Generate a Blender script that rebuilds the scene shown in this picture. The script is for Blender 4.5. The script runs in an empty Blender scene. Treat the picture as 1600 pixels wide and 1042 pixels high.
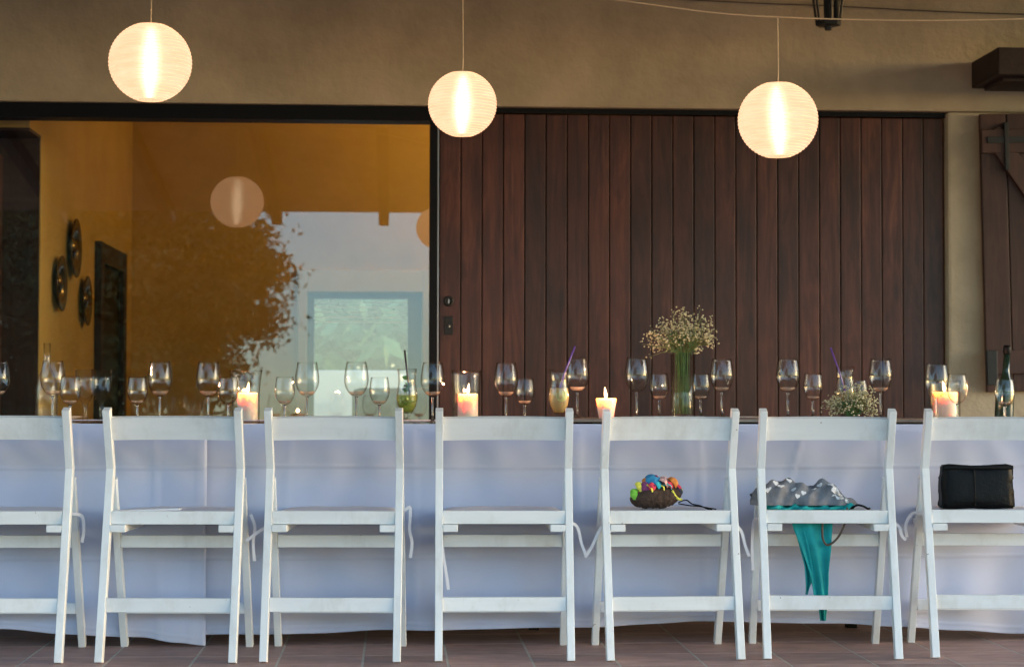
import bpy, bmesh, math, random
from mathutils import Vector, Matrix
R = math.radians
random.seed(7)
scene = bpy.context.scene
COL = scene.collection

# ------------------------------------------------------------------ camera
cam_data = bpy.data.cameras.new('camera')
cam_data.sensor_width = 36.0
cam_data.lens = 67.5
cam_data.clip_start = 0.05
cam_data.clip_end = 2000
cam = bpy.data.objects.new('camera', cam_data)
COL.objects.link(cam)
CAM_Z = 0.841
fwd = Vector((math.sin(R(3.5)) * math.cos(R(1.795)), math.cos(R(3.5)) * math.cos(R(1.795)), math.sin(R(1.795))))
cam.location = (0, 0, CAM_Z)
cam.rotation_euler = (fwd.to_track_quat('-Z', 'Y').to_matrix() @ Matrix.Rotation(R(0.1), 3, 'Z')).to_euler()
cam_data.dof.use_dof = True
cam_data.dof.focus_distance = 6.15
cam_data.dof.aperture_fstop = 5.0
scene.camera = cam

# ------------------------------------------------------------------ world, sun, exposure
world = bpy.data.worlds.new('World')
scene.world = world
world.use_nodes = True
wn = world.node_tree
sky = wn.nodes.new('ShaderNodeTexSky')
sky.sky_type = 'NISHITA'
sky.sun_disc = False
sky.sun_elevation = R(8.0)
sky.sun_rotation = R(100)
sky.air_density = 1.0
sky.dust_density = 1.0
sky.ozone_density = 2.6
bg = wn.nodes['Background']
bg.inputs['Strength'].default_value = 0.15
wn.links.new(sky.outputs[0], bg.inputs[0])

sun_data = bpy.data.lights.new('sun', 'SUN')
sun_data.energy = 0.02
sun_data.angle = R(20)
sun_data.color = (1.0, 0.86, 0.72)
sun = bpy.data.objects.new('sun', sun_data)
COL.objects.link(sun)
sun.rotation_euler = Vector((-0.98, 0.17, -0.14)).to_track_quat('-Z', 'Y').to_euler()

scene.view_settings.view_transform = 'Standard'
scene.view_settings.look = 'None'
scene.view_settings.exposure = 2.75
scene.view_settings.gamma = 1.0
scene.view_settings.use_curve_mapping = False
scene.render.engine = 'CYCLES'
scene.cycles.use_denoising = True
scene.cycles.max_bounces = 14
scene.cycles.diffuse_bounces = 4
scene.cycles.glossy_bounces = 6
scene.cycles.transmission_bounces = 12
scene.cycles.transparent_max_bounces = 24
scene.cycles.caustics_reflective = False
scene.cycles.caustics_refractive = False
scene.cycles.sample_clamp_indirect = 4.0
K = 0.149            # 1 / 2**exposure: emitters are written in display units times K

# ------------------------------------------------------------------ materials
def new_mat(name):
    m = bpy.data.materials.new(name)
    m.use_nodes = True
    nt = m.node_tree
    return m, nt, nt.nodes['Principled BSDF']

def coords(nt, scale=(1, 1, 1), rand=0.0):
    tc = nt.nodes.new('ShaderNodeTexCoord')
    mp = nt.nodes.new('ShaderNodeMapping')
    mp.inputs['Scale'].default_value = scale
    nt.links.new(tc.outputs['Object'], mp.inputs['Vector'])
    if rand:
        oi = nt.nodes.new('ShaderNodeObjectInfo')
        mu = nt.nodes.new('ShaderNodeMath'); mu.operation = 'MULTIPLY'
        mu.inputs[1].default_value = rand
        nt.links.new(oi.outputs['Random'], mu.inputs[0])
        cb = nt.nodes.new('ShaderNodeCombineXYZ')
        for i in range(3):
            nt.links.new(mu.outputs[0], cb.inputs[i])
        nt.links.new(cb.outputs[0], mp.inputs['Location'])
    return mp.outputs['Vector']

def noise(nt, vec, scale, detail=5, rough=0.6, dist=0.0):
    n = nt.nodes.new('ShaderNodeTexNoise')
    n.inputs['Scale'].default_value = scale
    n.inputs['Detail'].default_value = detail
    n.inputs['Roughness'].default_value = rough
    n.inputs['Distortion'].default_value = dist
    nt.links.new(vec, n.inputs['Vector'])
    return n.outputs['Fac']

def ramp(nt, fac, stops):
    r = nt.nodes.new('ShaderNodeValToRGB')
    e = r.color_ramp.elements
    while len(e) < len(stops):
        e.new(0.5)
    for el, (p, c) in zip(e, stops):
        el.position = p
        el.color = (*c, 1)
    nt.links.new(fac, r.inputs[0])
    return r.outputs[0]

def bump(nt, fac, strength, dist, bsdf):
    b = nt.nodes.new('ShaderNodeBump')
    b.inputs['Strength'].default_value = strength
    b.inputs['Distance'].default_value = dist
    nt.links.new(fac, b.inputs['Height'])
    nt.links.new(b.outputs[0], bsdf.inputs['Normal'])

def hue_rand(nt, col, lo, hi):
    oi = nt.nodes.new('ShaderNodeObjectInfo')
    mr = nt.nodes.new('ShaderNodeMapRange')
    mr.inputs['To Min'].default_value = lo
    mr.inputs['To Max'].default_value = hi
    nt.links.new(oi.outputs['Random'], mr.inputs[0])
    hs = nt.nodes.new('ShaderNodeHueSaturation')
    nt.links.new(col, hs.inputs['Color'])
    nt.links.new(mr.outputs[0], hs.inputs['Value'])
    return hs.outputs[0]

def surf(name, col, rough=0.6, var=0.12, vscale=6, bstr=0.0, bscale=60, metal=0.0, stretch=(1, 1, 1), spec=0.5, rand=0.0, bdist=0.004, coat=0.0):
    m, nt, b = new_mat(name)
    v = coords(nt, stretch, 37.0 if rand else 0.0)
    lo = tuple(max(0, c * (1 - var)) for c in col)
    hi = tuple(min(1, c * (1 + var)) for c in col)
    c = ramp(nt, noise(nt, v, vscale), [(0.3, lo), (0.7, hi)])
    if rand:
        c = hue_rand(nt, c, 1 - rand, 1 + rand)
    nt.links.new(c, b.inputs['Base Color'])
    b.inputs['Roughness'].default_value = rough
    b.inputs['Metallic'].default_value = metal
    b.inputs['Specular IOR Level'].default_value = spec
    b.inputs['Coat Weight'].default_value = coat
    if bstr:
        bump(nt, noise(nt, v, bscale), bstr, bdist, b)
    return m

def wood(name, dark, mid, light, rough=0.5, scale=1.0, rand=0.3, axis='z', knots=False):
    m, nt, b = new_mat(name)
    st = {'z': (22, 22, 1.3), 'x': (1.3, 22, 22), 'y': (22, 1.3, 22)}[axis]
    v = coords(nt, tuple(s * scale for s in st), 61.0)
    v2 = coords(nt, (2.2, 2.2, 1.1), 61.0)
    g = noise(nt, v, 1.6, 8, 0.68, 1.4)
    c = ramp(nt, g, [(0.25, dark), (0.5, mid), (0.78, light)])
    stain = ramp(nt, noise(nt, v2, 1.9, 4, 0.6), [(0.34, (0.42, 0.38, 0.42)), (0.60, (1, 1, 1))])
    mx = nt.nodes.new('ShaderNodeMix'); mx.data_type = 'RGBA'; mx.blend_type = 'MULTIPLY'
    mx.inputs['Factor'].default_value = 0.8
    nt.links.new(c, mx.inputs['A']); nt.links.new(stain, mx.inputs['B'])
    col = mx.outputs['Result']
    if knots:
        vo = nt.nodes.new('ShaderNodeTexVoronoi'); vo.inputs['Scale'].default_value = 1.0
        nt.links.new(coords(nt, (9.0, 9.0, 1.9), 61.0), vo.inputs['Vector'])
        kr = ramp(nt, vo.outputs['Distance'], [(0.05, (0.25, 0.2, 0.2)), (0.16, (1, 1, 1))])
        fig = ramp(nt, noise(nt, coords(nt, (7, 7, 1.2), 61.0), 1.0, 3, 0.5, 4.0), [(0.38, (0.62, 0.55, 0.52)), (0.52, (1, 1, 1)), (0.66, (0.74, 0.7, 0.7))])
        for extra, amt in ((kr, 0.75), (fig, 0.8)):
            m2 = nt.nodes.new('ShaderNodeMix'); m2.data_type = 'RGBA'; m2.blend_type = 'MULTIPLY'
            m2.inputs['Factor'].default_value = amt
            nt.links.new(col, m2.inputs['A']); nt.links.new(extra, m2.inputs['B'])
            col = m2.outputs['Result']
    nt.links.new(hue_rand(nt, col, 1 - rand, 1 + rand), b.inputs['Base Color'])
    b.inputs['Roughness'].default_value = rough
    b.inputs['Specular IOR Level'].default_value = 0.35
    bump(nt, g, 0.35, 0.002, b)
    return m

def glass(name, col=(1, 1, 1), rough=0.0, ior=1.48):
    m, nt, b = new_mat(name)
    b.inputs['Base Color'].default_value = (*col, 1)
    b.inputs['Transmission Weight'].default_value = 1.0
    b.inputs['Roughness'].default_value = rough
    b.inputs['IOR'].default_value = ior
    return m

def emit(name, col, strength):
    m, nt, b = new_mat(name)
    b.inputs['Base Color'].default_value = (*col, 1)
    b.inputs['Emission Color'].default_value = (*col, 1)
    b.inputs['Emission Strength'].default_value = strength
    return m

def pane_glass(name, refl):
    m = bpy.data.materials.new(name); m.use_nodes = True
    nt = m.node_tree; nt.nodes.clear()
    out = nt.nodes.new('ShaderNodeOutputMaterial')
    tr = nt.nodes.new('ShaderNodeBsdfTransparent'); tr.inputs[0].default_value = (0.97, 0.98, 0.97, 1)
    gl = nt.nodes.new('ShaderNodeBsdfGlossy'); gl.inputs['Roughness'].default_value = 0.0
    mx = nt.nodes.new('ShaderNodeMixShader'); mx.inputs[0].default_value = refl
    nt.links.new(tr.outputs[0], mx.inputs[1]); nt.links.new(gl.outputs[0], mx.inputs[2])
    nt.links.new(mx.outputs[0], out.inputs[0])
    return m

def thin_glass(name, tint=(0.99, 0.995, 0.99), base=0.024, edge=0.26, power=4.0):
    m = bpy.data.materials.new(name); m.use_nodes = True
    nt = m.node_tree; nt.nodes.clear()
    out = nt.nodes.new('ShaderNodeOutputMaterial')
    tr = nt.nodes.new('ShaderNodeBsdfTransparent'); tr.inputs[0].default_value = (*tint, 1)
    gl = nt.nodes.new('ShaderNodeBsdfGlossy'); gl.inputs['Roughness'].default_value = 0.02
    lw = nt.nodes.new('ShaderNodeLayerWeight'); lw.inputs['Blend'].default_value = 0.5
    pw = nt.nodes.new('ShaderNodeMath'); pw.operation = 'POWER'; pw.inputs[1].default_value = power
    ma = nt.nodes.new('ShaderNodeMath'); ma.operation = 'MULTIPLY_ADD'; ma.inputs[1].default_value = edge; ma.inputs[2].default_value = base
    mx = nt.nodes.new('ShaderNodeMixShader')
    nt.links.new(lw.outputs['Facing'], pw.inputs[0]); nt.links.new(pw.outputs[0], ma.inputs[0])
    nt.links.new(ma.outputs[0], mx.inputs[0])
    p3 = nt.nodes.new('ShaderNodeMath'); p3.operation = 'POWER'; p3.inputs[1].default_value = 3.0
    nt.links.new(lw.outputs['Facing'], p3.inputs[0])
    mc = nt.nodes.new('ShaderNodeMix'); mc.data_type = 'RGBA'
    mc.inputs['A'].default_value = (*tint, 1); mc.inputs['B'].default_value = (0.60, 0.53, 0.47, 1)  # darker edge tint by viewing angle stands in for refraction outlines
    nt.links.new(p3.outputs[0], mc.inputs['Factor']); nt.links.new(mc.outputs['Result'], tr.inputs[0])
    nt.links.new(tr.outputs[0], mx.inputs[1]); nt.links.new(gl.outputs[0], mx.inputs[2])
    nt.links.new(mx.outputs[0], out.inputs[0])
    return m

def liquid(name, tint, body, cloud):
    m = bpy.data.materials.new(name); m.use_nodes = True
    nt = m.node_tree; nt.nodes.clear()
    out = nt.nodes.new('ShaderNodeOutputMaterial')
    tr = nt.nodes.new('ShaderNodeBsdfTransparent'); tr.inputs[0].default_value = (*tint, 1)
    df = nt.nodes.new('ShaderNodeBsdfDiffuse'); df.inputs[0].default_value = (*body, 1)
    gl = nt.nodes.new('ShaderNodeBsdfGlossy'); gl.inputs['Roughness'].default_value = 0.05
    a = nt.nodes.new('ShaderNodeMixShader'); a.inputs[0].default_value = cloud
    b = nt.nodes.new('ShaderNodeMixShader'); b.inputs[0].default_value = 0.03
    nt.links.new(tr.outputs[0], a.inputs[1]); nt.links.new(df.outputs[0], a.inputs[2])
    nt.links.new(a.outputs[0], b.inputs[1]); nt.links.new(gl.outputs[0], b.inputs[2])
    nt.links.new(b.outputs[0], out.inputs[0])
    return m

M = {}
M['plaster'] = surf('plaster', (0.42, 0.35, 0.25), 0.9, 0.24, 1.6, 0.6, 14, spec=0.2, bdist=0.012)
M['inner_plaster'] = surf('inner_plaster', (0.60, 0.42, 0.14), 0.85, 0.10, 2.0, 0.2, 20, spec=0.2)
M['door_wood'] = wood('door_wood', (0.020, 0.006, 0.004), (0.080, 0.023, 0.0135), (0.150, 0.053, 0.032), 0.40, 0.55, 0.26, 'z', True)
M['shutter_wood'] = wood('shutter_wood', (0.040, 0.016, 0.010), (0.070, 0.029, 0.020), (0.105, 0.045, 0.030), 0.55, 1.0, 0.15)
M['beam_wood'] = wood('beam_wood', (0.018, 0.010, 0.008), (0.035, 0.018, 0.014), (0.055, 0.03, 0.022), 0.7, 0.8, 0.15, 'y')
M['roof_wood'] = wood('roof_wood', (0.26, 0.17, 0.10), (0.36, 0.25, 0.15), (0.46, 0.33, 0.2), 0.8, 0.6, 0.1, 'y')
M['lining_wood'] = wood('lining_wood', (0.020, 0.010, 0.009), (0.032, 0.016, 0.014), (0.05, 0.024, 0.02), 0.6, 1.0, 0.1)
M['black_steel'] = surf('black_steel', (0.004, 0.004, 0.005), 0.5, 0.2, 8, spec=0.15)
M['iron'] = surf('iron', (0.010, 0.010, 0.010), 0.55, 0.3, 20, 0.3, 60, spec=0.4)
M['grey_metal'] = surf('grey_metal', (0.32, 0.32, 0.33), 0.4, 0.1, 10, metal=0.8)
def painted(name, col, stretch):
    m = surf(name, col, 0.45, 0.07, 4, 0.2, 34, stretch=stretch, rand=0.03, spec=0.4, bdist=0.002)
    nt = m.node_tree; b = nt.nodes['Principled BSDF']
    src = b.inputs['Base Color'].links[0].from_socket
    chip = ramp(nt, noise(nt, coords(nt, (1, 1, 1), 23.0), 38, 4, 0.7), [(0.70, (0, 0, 0)), (0.735, (1, 1, 1))])
    smear = ramp(nt, noise(nt, coords(nt, (1, 1, .5), 19.0), 7, 5, 0.7), [(0.50, (1, 1, 1)), (0.72, (0.80, 0.78, 0.74))])
    a = nt.nodes.new('ShaderNodeMix'); a.data_type = 'RGBA'; a.blend_type = 'MULTIPLY'; a.inputs['Factor'].default_value = 0.8
    nt.links.new(src, a.inputs['A']); nt.links.new(smear, a.inputs['B'])
    c = nt.nodes.new('ShaderNodeMix'); c.data_type = 'RGBA'
    nt.links.new(chip, c.inputs['Factor']); nt.links.new(a.outputs['Result'], c.inputs['A']); c.inputs['B'].default_value = (0.36, 0.29, 0.22, 1)
    nt.links.new(c.outputs['Result'], b.inputs['Base Color'])
    return m
M['white_paint'] = painted('white_paint', (0.79, 0.80, 0.79), (0.5, 3, 3))
M['white_paint_z'] = painted('white_paint_z', (0.79, 0.80, 0.79), (4, 4, 0.4))
M['cushion'] = surf('cushion', (0.78, 0.75, 0.77), 0.9, 0.05, 12, 0.25, 160, spec=0.2)
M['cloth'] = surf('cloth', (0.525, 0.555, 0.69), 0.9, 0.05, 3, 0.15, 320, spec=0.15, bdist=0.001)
M['table_wood'] = wood('table_wood', (0.03, 0.016, 0.009), (0.07, 0.04, 0.022), (0.12, 0.07, 0.04), 0.22, 1.0, 0.1, 'x')
M['board_wood'] = wood('board_wood', (0.17, 0.14, 0.115), (0.26, 0.22, 0.19), (0.36, 0.31, 0.27), 0.6, 1.0, 0.05, 'x')
M['terracotta'] = surf('terracotta', (0.36, 0.215, 0.175), 0.55, 0.22, 9, 0.3, 35, rand=0.16, spec=0.4, stretch=(1, 2.4, 1))
M['grout'] = surf('grout', (0.47, 0.45, 0.38), 0.9, 0.15, 20, 0.3, 90)
M['interior_floor'] = surf('interior_floor', (0.20, 0.11, 0.07), 0.5, 0.2, 4)
M['grass'] = surf('grass', (0.075, 0.11, 0.035), 0.95, 0.4, 3, 0.5, 40)
M['leaf'] = surf('leaf', (0.045, 0.065, 0.02), 0.7, 0.4, 2)
M['hedge_leaf'] = surf('hedge_leaf', (0.10, 0.19, 0.07), 0.7, 0.4, 3)
M['bark'] = surf('bark', (0.08, 0.06, 0.045), 0.9, 0.3, 10, 0.6, 30)
M['bounce_paving'] = surf('bounce_paving', (0.50, 0.46, 0.40), 0.9, 0.2, 3, 0.4, 60)
M['paving'] = surf('paving', (0.55, 0.54, 0.5), 0.85, 0.1, 3)
M['render_white'] = surf('render_white', (0.78, 0.79, 0.78), 0.85, 0.05, 3)
M['casing'] = surf('casing', (0.72, 0.64, 0.58), 0.6, 0.04, 5)
M['window_grey'] = surf('window_grey', (0.13, 0.14, 0.17), 0.5, 0.08, 6)
M['sofa_grey'] = surf('sofa_grey', (0.20, 0.21, 0.23), 0.9, 0.1, 30, 0.2, 120)
M['pane'] = pane_glass('pane', 0.078)
M['glass'] = thin_glass('glass')
M['stem_glass'] = glass('stem_glass')
M['wine'] = liquid('wine', (1.0, 0.90, 0.84), (0.72, 0.56, 0.48), 0.30)  # pinkish fill whose colour stands in for refraction in the bowl bottoms
M['water'] = liquid('water', (0.93, 0.97, 0.90), (0.5, 0.55, 0.45), 0.05)
M['lemonade'] = liquid('lemonade', (0.92, 0.80, 0.52), (0.60, 0.46, 0.22), 0.55)
M['lemon'] = surf('lemon', (0.60, 0.58, 0.22), 0.4, 0.15, 60)
M['mojito'] = liquid('mojito', (0.72, 0.78, 0.42), (0.35, 0.38, 0.08), 0.35)
M['mint'] = surf('mint', (0.05, 0.16, 0.025), 0.5, 0.4, 40)
M['ice'] = glass('ice', (0.9, 0.98, 0.97), 0.15, 1.31)
M['purple'] = surf('purple', (0.13, 0.055, 0.30), 0.35, 0.05, 5)
M['dark_straw'] = surf('dark_straw', (0.03, 0.02, 0.025), 0.4, 0.1, 5)
M['bottle_green'] = surf('bottle_green', (0.008, 0.022, 0.016), 0.12, 0.2, 10)
M['stem_green'] = surf('stem_green', (0.05, 0.12, 0.025), 0.6, 0.3, 60)
M['twig'] = surf('twig', (0.15, 0.17, 0.06), 0.7, 0.3, 60)
M['blossom'] = surf('blossom', (0.47, 0.44, 0.28), 0.8, 0.2, 80)
M['plate_dark'] = surf('plate_dark', (0.10, 0.075, 0.06), 0.2, 0.4, 14, metal=0.85)
M['plate_grey'] = surf('plate_grey', (0.42, 0.38, 0.35), 0.35, 0.06, 12)
M['napkin'] = surf('napkin', (0.76, 0.76, 0.78), 0.9, 0.05, 20, 0.2, 120)
M['cord'] = surf('cord', (0.62, 0.48, 0.32), 0.7, 0.1, 30)
M['dark_cable'] = surf('dark_cable', (0.05, 0.04, 0.03), 0.7, 0.1, 30)
M['rib'] = surf('rib', (0.80, 0.66, 0.44), 0.8, 0.05, 30)
M['leather_black'] = surf('leather_black', (0.0025, 0.0027, 0.003), 0.45, 0.3, 20, 0.4, 90, spec=0.14)
M['scarf_grey'] = surf('scarf_grey', (0.20, 0.205, 0.225), 0.95, 0.25, 30, 0.3, 160, spec=0.15)
M['heart_white'] = surf('heart_white', (0.72, 0.72, 0.74), 0.9, 0.06, 30)
M['teal'] = surf('teal', (0.010, 0.30, 0.30), 0.7, 0.2, 16, 0.3, 120, spec=0.25)
M['strap_brown'] = surf('strap_brown', (0.09, 0.055, 0.035), 0.6, 0.2, 40)
M['woven_brown'] = surf('woven_brown', (0.062, 0.034, 0.022), 0.85, 0.55, 32, 0.9, 70, bdist=0.01)

def wax():
    m, nt, b = new_mat('wax')
    b.inputs['Base Color'].default_value = (0.80, 0.66, 0.58, 1)
    b.inputs['Roughness'].default_value = 0.45
    b.inputs['Subsurface Weight'].default_value = 0.9
    b.inputs['Subsurface Radius'].default_value = (1.0, 0.62, 0.38)
    b.inputs['Subsurface Scale'].default_value = 0.05
    return m
M['wax'] = wax()
def flame_gas():
    m = bpy.data.materials.new('flame'); m.use_nodes = True
    nt = m.node_tree; nt.nodes.clear()
    out = nt.nodes.new('ShaderNodeOutputMaterial')
    tr = nt.nodes.new('ShaderNodeBsdfTransparent')
    em = nt.nodes.new('ShaderNodeEmission'); em.inputs[0].default_value = (1.0, 0.66, 0.28, 1); em.inputs[1].default_value = 7.0 * K
    ad = nt.nodes.new('ShaderNodeAddShader')
    nt.links.new(tr.outputs[0], ad.inputs[0]); nt.links.new(em.outputs[0], ad.inputs[1])
    nt.links.new(ad.outputs[0], out.inputs[0])
    return m
M['flame'] = flame_gas()
M['wick'] = surf('wick', (0.02, 0.015, 0.01), 0.9)
M['bulb'] = emit('bulb', (1.0, 0.80, 0.52), 16.0 * K)

def lantern_paper():
    m = bpy.data.materials.new('lantern_paper'); m.use_nodes = True
    nt = m.node_tree; nt.nodes.clear()
    out = nt.nodes.new('ShaderNodeOutputMaterial')
    tr = nt.nodes.new('ShaderNodeBsdfRefraction'); tr.inputs['Roughness'].default_value = 0.75; tr.inputs['IOR'].default_value = 1.22
    em = nt.nodes.new('ShaderNodeEmission')
    em.inputs[0].default_value = (1.0, 0.585, 0.365, 1)
    em.inputs[1].default_value = 1.42 * K
    c = ramp(nt, noise(nt, coords(nt, (9, 9, 55), 13.0), 1.0, 4, 0.6, 0.5), [(0.3, (0.90, 0.49, 0.28)), (0.7, (1.0, 0.61, 0.385))])
    nt.links.new(c, em.inputs[0])
    mx = nt.nodes.new('ShaderNodeMixShader'); mx.inputs[0].default_value = 0.88
    nt.links.new(tr.outputs[0], mx.inputs[1]); nt.links.new(em.outputs[0], mx.inputs[2])
    nt.links.new(mx.outputs[0], out.inputs[0])
    return m
M['lantern_paper'] = lantern_paper()
M['lantern_rib'] = emit('lantern_rib', (1.0, 0.56, 0.29), 1.28 * K)

# ------------------------------------------------------------------ mesh helpers
class MB:
    def __init__(self):
        self.v = []; self.f = []
    def add(self, vs, fs):
        o = len(self.v)
        self.v += [tuple(p) for p in vs]
        self.f += [tuple(i + o for i in q) for q in fs]
        return self
    def box(self, x0, x1, y0, y1, z0, z1, bev=0.0, mat=None):
        bm = bmesh.new()
        bmesh.ops.create_cube(bm, size=1.0)
        for v in bm.verts:
            v.co = Vector((x0 + (v.co.x + .5) * (x1 - x0), y0 + (v.co.y + .5) * (y1 - y0), z0 + (v.co.z + .5) * (z1 - z0)))
        if bev:
            bmesh.ops.bevel(bm, geom=bm.edges[:], offset=bev, segments=2, affect='EDGES', profile=0.6)
        if mat is not None:
            bm.transform(mat)
        return self._bm(bm)
    def _bm(self, bm):
        bm.verts.ensure_lookup_table(); bm.verts.index_update()
        vs = [v.co[:] for v in bm.verts]
        fs = [[v.index for v in f.verts] for f in bm.faces]
        bm.free()
        return self.add(vs, fs)
    def lathe(self, prof, seg=28, centre=(0, 0, 0), close=False):
        cx, cy, cz = centre
        vs = []; fs = []
        n = len(prof)
        for r, z in prof:
            for k in range(seg):
                a = 2 * math.pi * k / seg
                vs.append((cx + r * math.cos(a), cy + r * math.sin(a), cz + z))
        for i in range(n - 1):
            for k in range(seg):
                k2 = (k + 1) % seg
                fs.append((i * seg + k, i * seg + k2, (i + 1) * seg + k2, (i + 1) * seg + k))
        return self.add(vs, fs)
    def tube(self, pts, r, seg=8, cap=True):
        pts = [Vector(p) for p in pts]
        rs = r if isinstance(r, (list, tuple)) else [r] * len(pts)
        vs = []; fs = []
        up = None
        for i, p in enumerate(pts):
            t = (pts[min(i + 1, len(pts) - 1)] - pts[max(i - 1, 0)]).normalized()
            if up is None:
                up = Vector((0, 0, 1)) if abs(t.z) < 0.9 else Vector((1, 0, 0))
            a = t.cross(up)
            if a.length < 1e-6:
                a = t.orthogonal()
            a.normalize(); b = a.cross(t).normalized(); up = b
            for k in range(seg):
                w = 2 * math.pi * k / seg
                vs.append(p + a * (rs[i] * math.cos(w)) + b * (rs[i] * math.sin(w)))
        for i in range(len(pts) - 1):
            for k in range(seg):
                k2 = (k + 1) % seg
                fs.append((i * seg + k, i * seg + k2, (i + 1) * seg + k2, (i + 1) * seg + k))
        if cap:
            fs.append(tuple(range(seg))[::-1])
            fs.append(tuple((len(pts) - 1) * seg + k for k in range(seg)))
        return self.add(vs, fs)
    def bar(self, pts, w, d, bev=0.002):
        """rectangular bar along a polyline in a plane x = const; w across x, d across the path"""
        x = pts[0][0]
        P = [Vector((p[1], p[2])) for p in pts]
        L = []; Rr = []
        for i, p in enumerate(P):
            if i == 0: t = (P[1] - P[0]).normalized(); n = Vector((-t.y, t.x)); s = 1
            elif i == len(P) - 1: t = (P[-1] - P[-2]).normalized(); n = Vector((-t.y, t.x)); s = 1
            else:
                a = (P[i] - P[i - 1]).normalized(); b = (P[i + 1] - P[i]).normalized()
                n = (Vector((-a.y, a.x)) + Vector((-b.y, b.x))).normalized()
                s = 1 / max(0.3, n.dot(Vector((-a.y, a.x))))
            L.append(p + n * (d / 2 * s)); Rr.append(p - n * (d / 2 * s))
        bm = bmesh.new()
        rings = []
        for l, r in zip(L, Rr):
            rings.append([bm.verts.new((x - w / 2, l.x, l.y)), bm.verts.new((x + w / 2, l.x, l.y)), bm.verts.new((x + w / 2, r.x, r.y)), bm.verts.new((x - w / 2, r.x, r.y))])
        for a, b in zip(rings, rings[1:]):
            for k in range(4):
                bm.faces.new((a[k], a[(k + 1) % 4], b[(k + 1) % 4], b[k]))
        bm.faces.new(rings[0][::-1]); bm.faces.new(rings[-1])
        bmesh.ops.recalc_face_normals(bm, faces=bm.faces)
        if bev:
            es = [e for e in bm.edges if not (len(e.link_faces) == 2 and e.link_faces[0].normal.dot(e.link_faces[1].normal) > 0.8)]
            bmesh.ops.bevel(bm, geom=es, offset=bev, segments=2, affect='EDGES', profile=0.6)
        return self._bm(bm)
    def mesh(self, name, mat, smooth=False):
        me = bpy.data.meshes.new(name)
        me.from_pydata(self.v, [], self.f)
        bm = bmesh.new(); bm.from_mesh(me)
        bmesh.ops.remove_doubles(bm, verts=bm.verts, dist=1e-6)
        bmesh.ops.recalc_face_normals(bm, faces=bm.faces)
        bm.to_mesh(me); bm.free()
        if smooth:
            me.polygons.foreach_set('use_smooth', [True] * len(me.polygons))
        me.materials.append(M[mat] if isinstance(mat, str) else mat)
        return me
    def build(self, name, mat, parent=None, smooth=False, loc=None):
        return link(name, self.mesh(name, mat, smooth), parent, loc)

def link(name, me, parent=None, loc=None):
    o = bpy.data.objects.new(name, me)
    COL.objects.link(o)
    if parent is not None:
        o.parent = parent
    if loc is not None:
        o.location = loc
    return o

def tag(o, label=None, cat=None, group=None, kind=None):
    if label: o['label'] = label
    if cat: o['category'] = cat
    if group: o['group'] = group
    if kind: o['kind'] = kind
    return o

def thing(name, label, cat, loc=(0, 0, 0), rz=0.0, group=None):
    o = bpy.data.objects.new(name, None)
    o.empty_display_size = 0.1
    COL.objects.link(o)
    o.location = loc; o.rotation_euler = (0, 0, rz)
    return tag(o, label, cat, group)

def copy_tree(src, parent=None):
    c = src.copy(); COL.objects.link(c); c.parent = parent
    for ch in list(src.children):
        copy_tree(ch, c)
    return c

def smooth_path(pts, n=6):
    P = [Vector(p) for p in pts]
    P = [P[0] * 2 - P[1]] + P + [P[-1] * 2 - P[-2]]
    out = []
    for i in range(1, len(P) - 2):
        a, b, c, d = P[i - 1:i + 3]
        for k in range(n):
            t = k / n
            out.append(0.5 * ((2 * b) + (c - a) * t + (2 * a - 5 * b + 4 * c - d) * t * t + (3 * b - a - 3 * c + d) * t ** 3))
    out.append(P[-2])
    return out

# ------------------------------------------------------------------ ground and terrace
tag(MB().box(-300, 300, -300, 300, -0.4, -0.12).build('ground', 'grass'), kind='structure')
tag(MB().box(-14, 14, -6.0, 2.19, -0.118, -0.08).build('bounce_paving', 'bounce_paving'), kind='structure')  # unseen pale paving, added to bounce sky light into the porch
terrace = MB().box(-6.5, 6.5, 2.2, 8.86, -0.2, -0.0007).build('terrace', 'grout')
tag(terrace, kind='structure')
TS = 0.266
def tile_mesh():
    return MB().box(0.0035, TS - 0.0035, 0.0035, TS - 0.0035, -0.005, 0.0, 0.0006).mesh('tile', 'terracotta')
tm = tile_mesh()
X0 = -0.096 - 24 * TS; YR = 5.955 - 14 * TS
rest = MB()
for i in range(48):
    for j in range(25):
        x = X0 + i * TS; y = YR + j * TS
        if x < -6.4 or x > 6.2 or y < 2.25 or y > 8.55:
            continue
        cx = x + TS / 2
        if 5.6 < y + 0.05 < 7.1 and -1.75 < cx < 2.65:
            link('tile', tm, terrace, (x, y, random.uniform(-0.0002, 0.0004)))
        else:
            rest.box(x + 0.0035, x + TS - 0.0035, y + 0.0035, y + TS - 0.0035, -0.005, 0.0)
tag(rest.build('outer_tiles', 'terracotta', terrace), kind='stuff')

# ------------------------------------------------------------------ the house
house = thing('house', 'cream plastered house front with dark wooden porch roof behind the table', 'house', (0, 8.75, 0))
def hpart(name, mat, fn, parent=house, smooth=False):
    mb = MB(); fn(mb)
    mb.v = [(x, y - (8.75 if parent is not None else 0), z) for x, y, z in mb.v]
    return mb.build(name, mat, parent, smooth)
def upper(mb):
    mb.box(-6.4, 6.4, 8.75, 9.0, 2.155, 3.4, 0.012)
hpart('upper_wall', 'plaster', upper)
hpart('side_wall', 'plaster', lambda mb: mb.box(2.562, 6.4, 8.75, 9.0, 0, 2.153, 0.014))
hpart('side_wall', 'plaster', lambda mb: mb.box(-6.4, -1.93, 8.75, 9.0, 0, 2.153, 0.012))
def left_in(mb):
    mb.box(-2.0, -1.695, 9.302, 12.5, 0, 3.3)
    mb.box(-2.0, -1.695, 9.003, 9.3, 2.072, 3.3)
hpart('interior_wall', 'inner_plaster', left_in)
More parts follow.
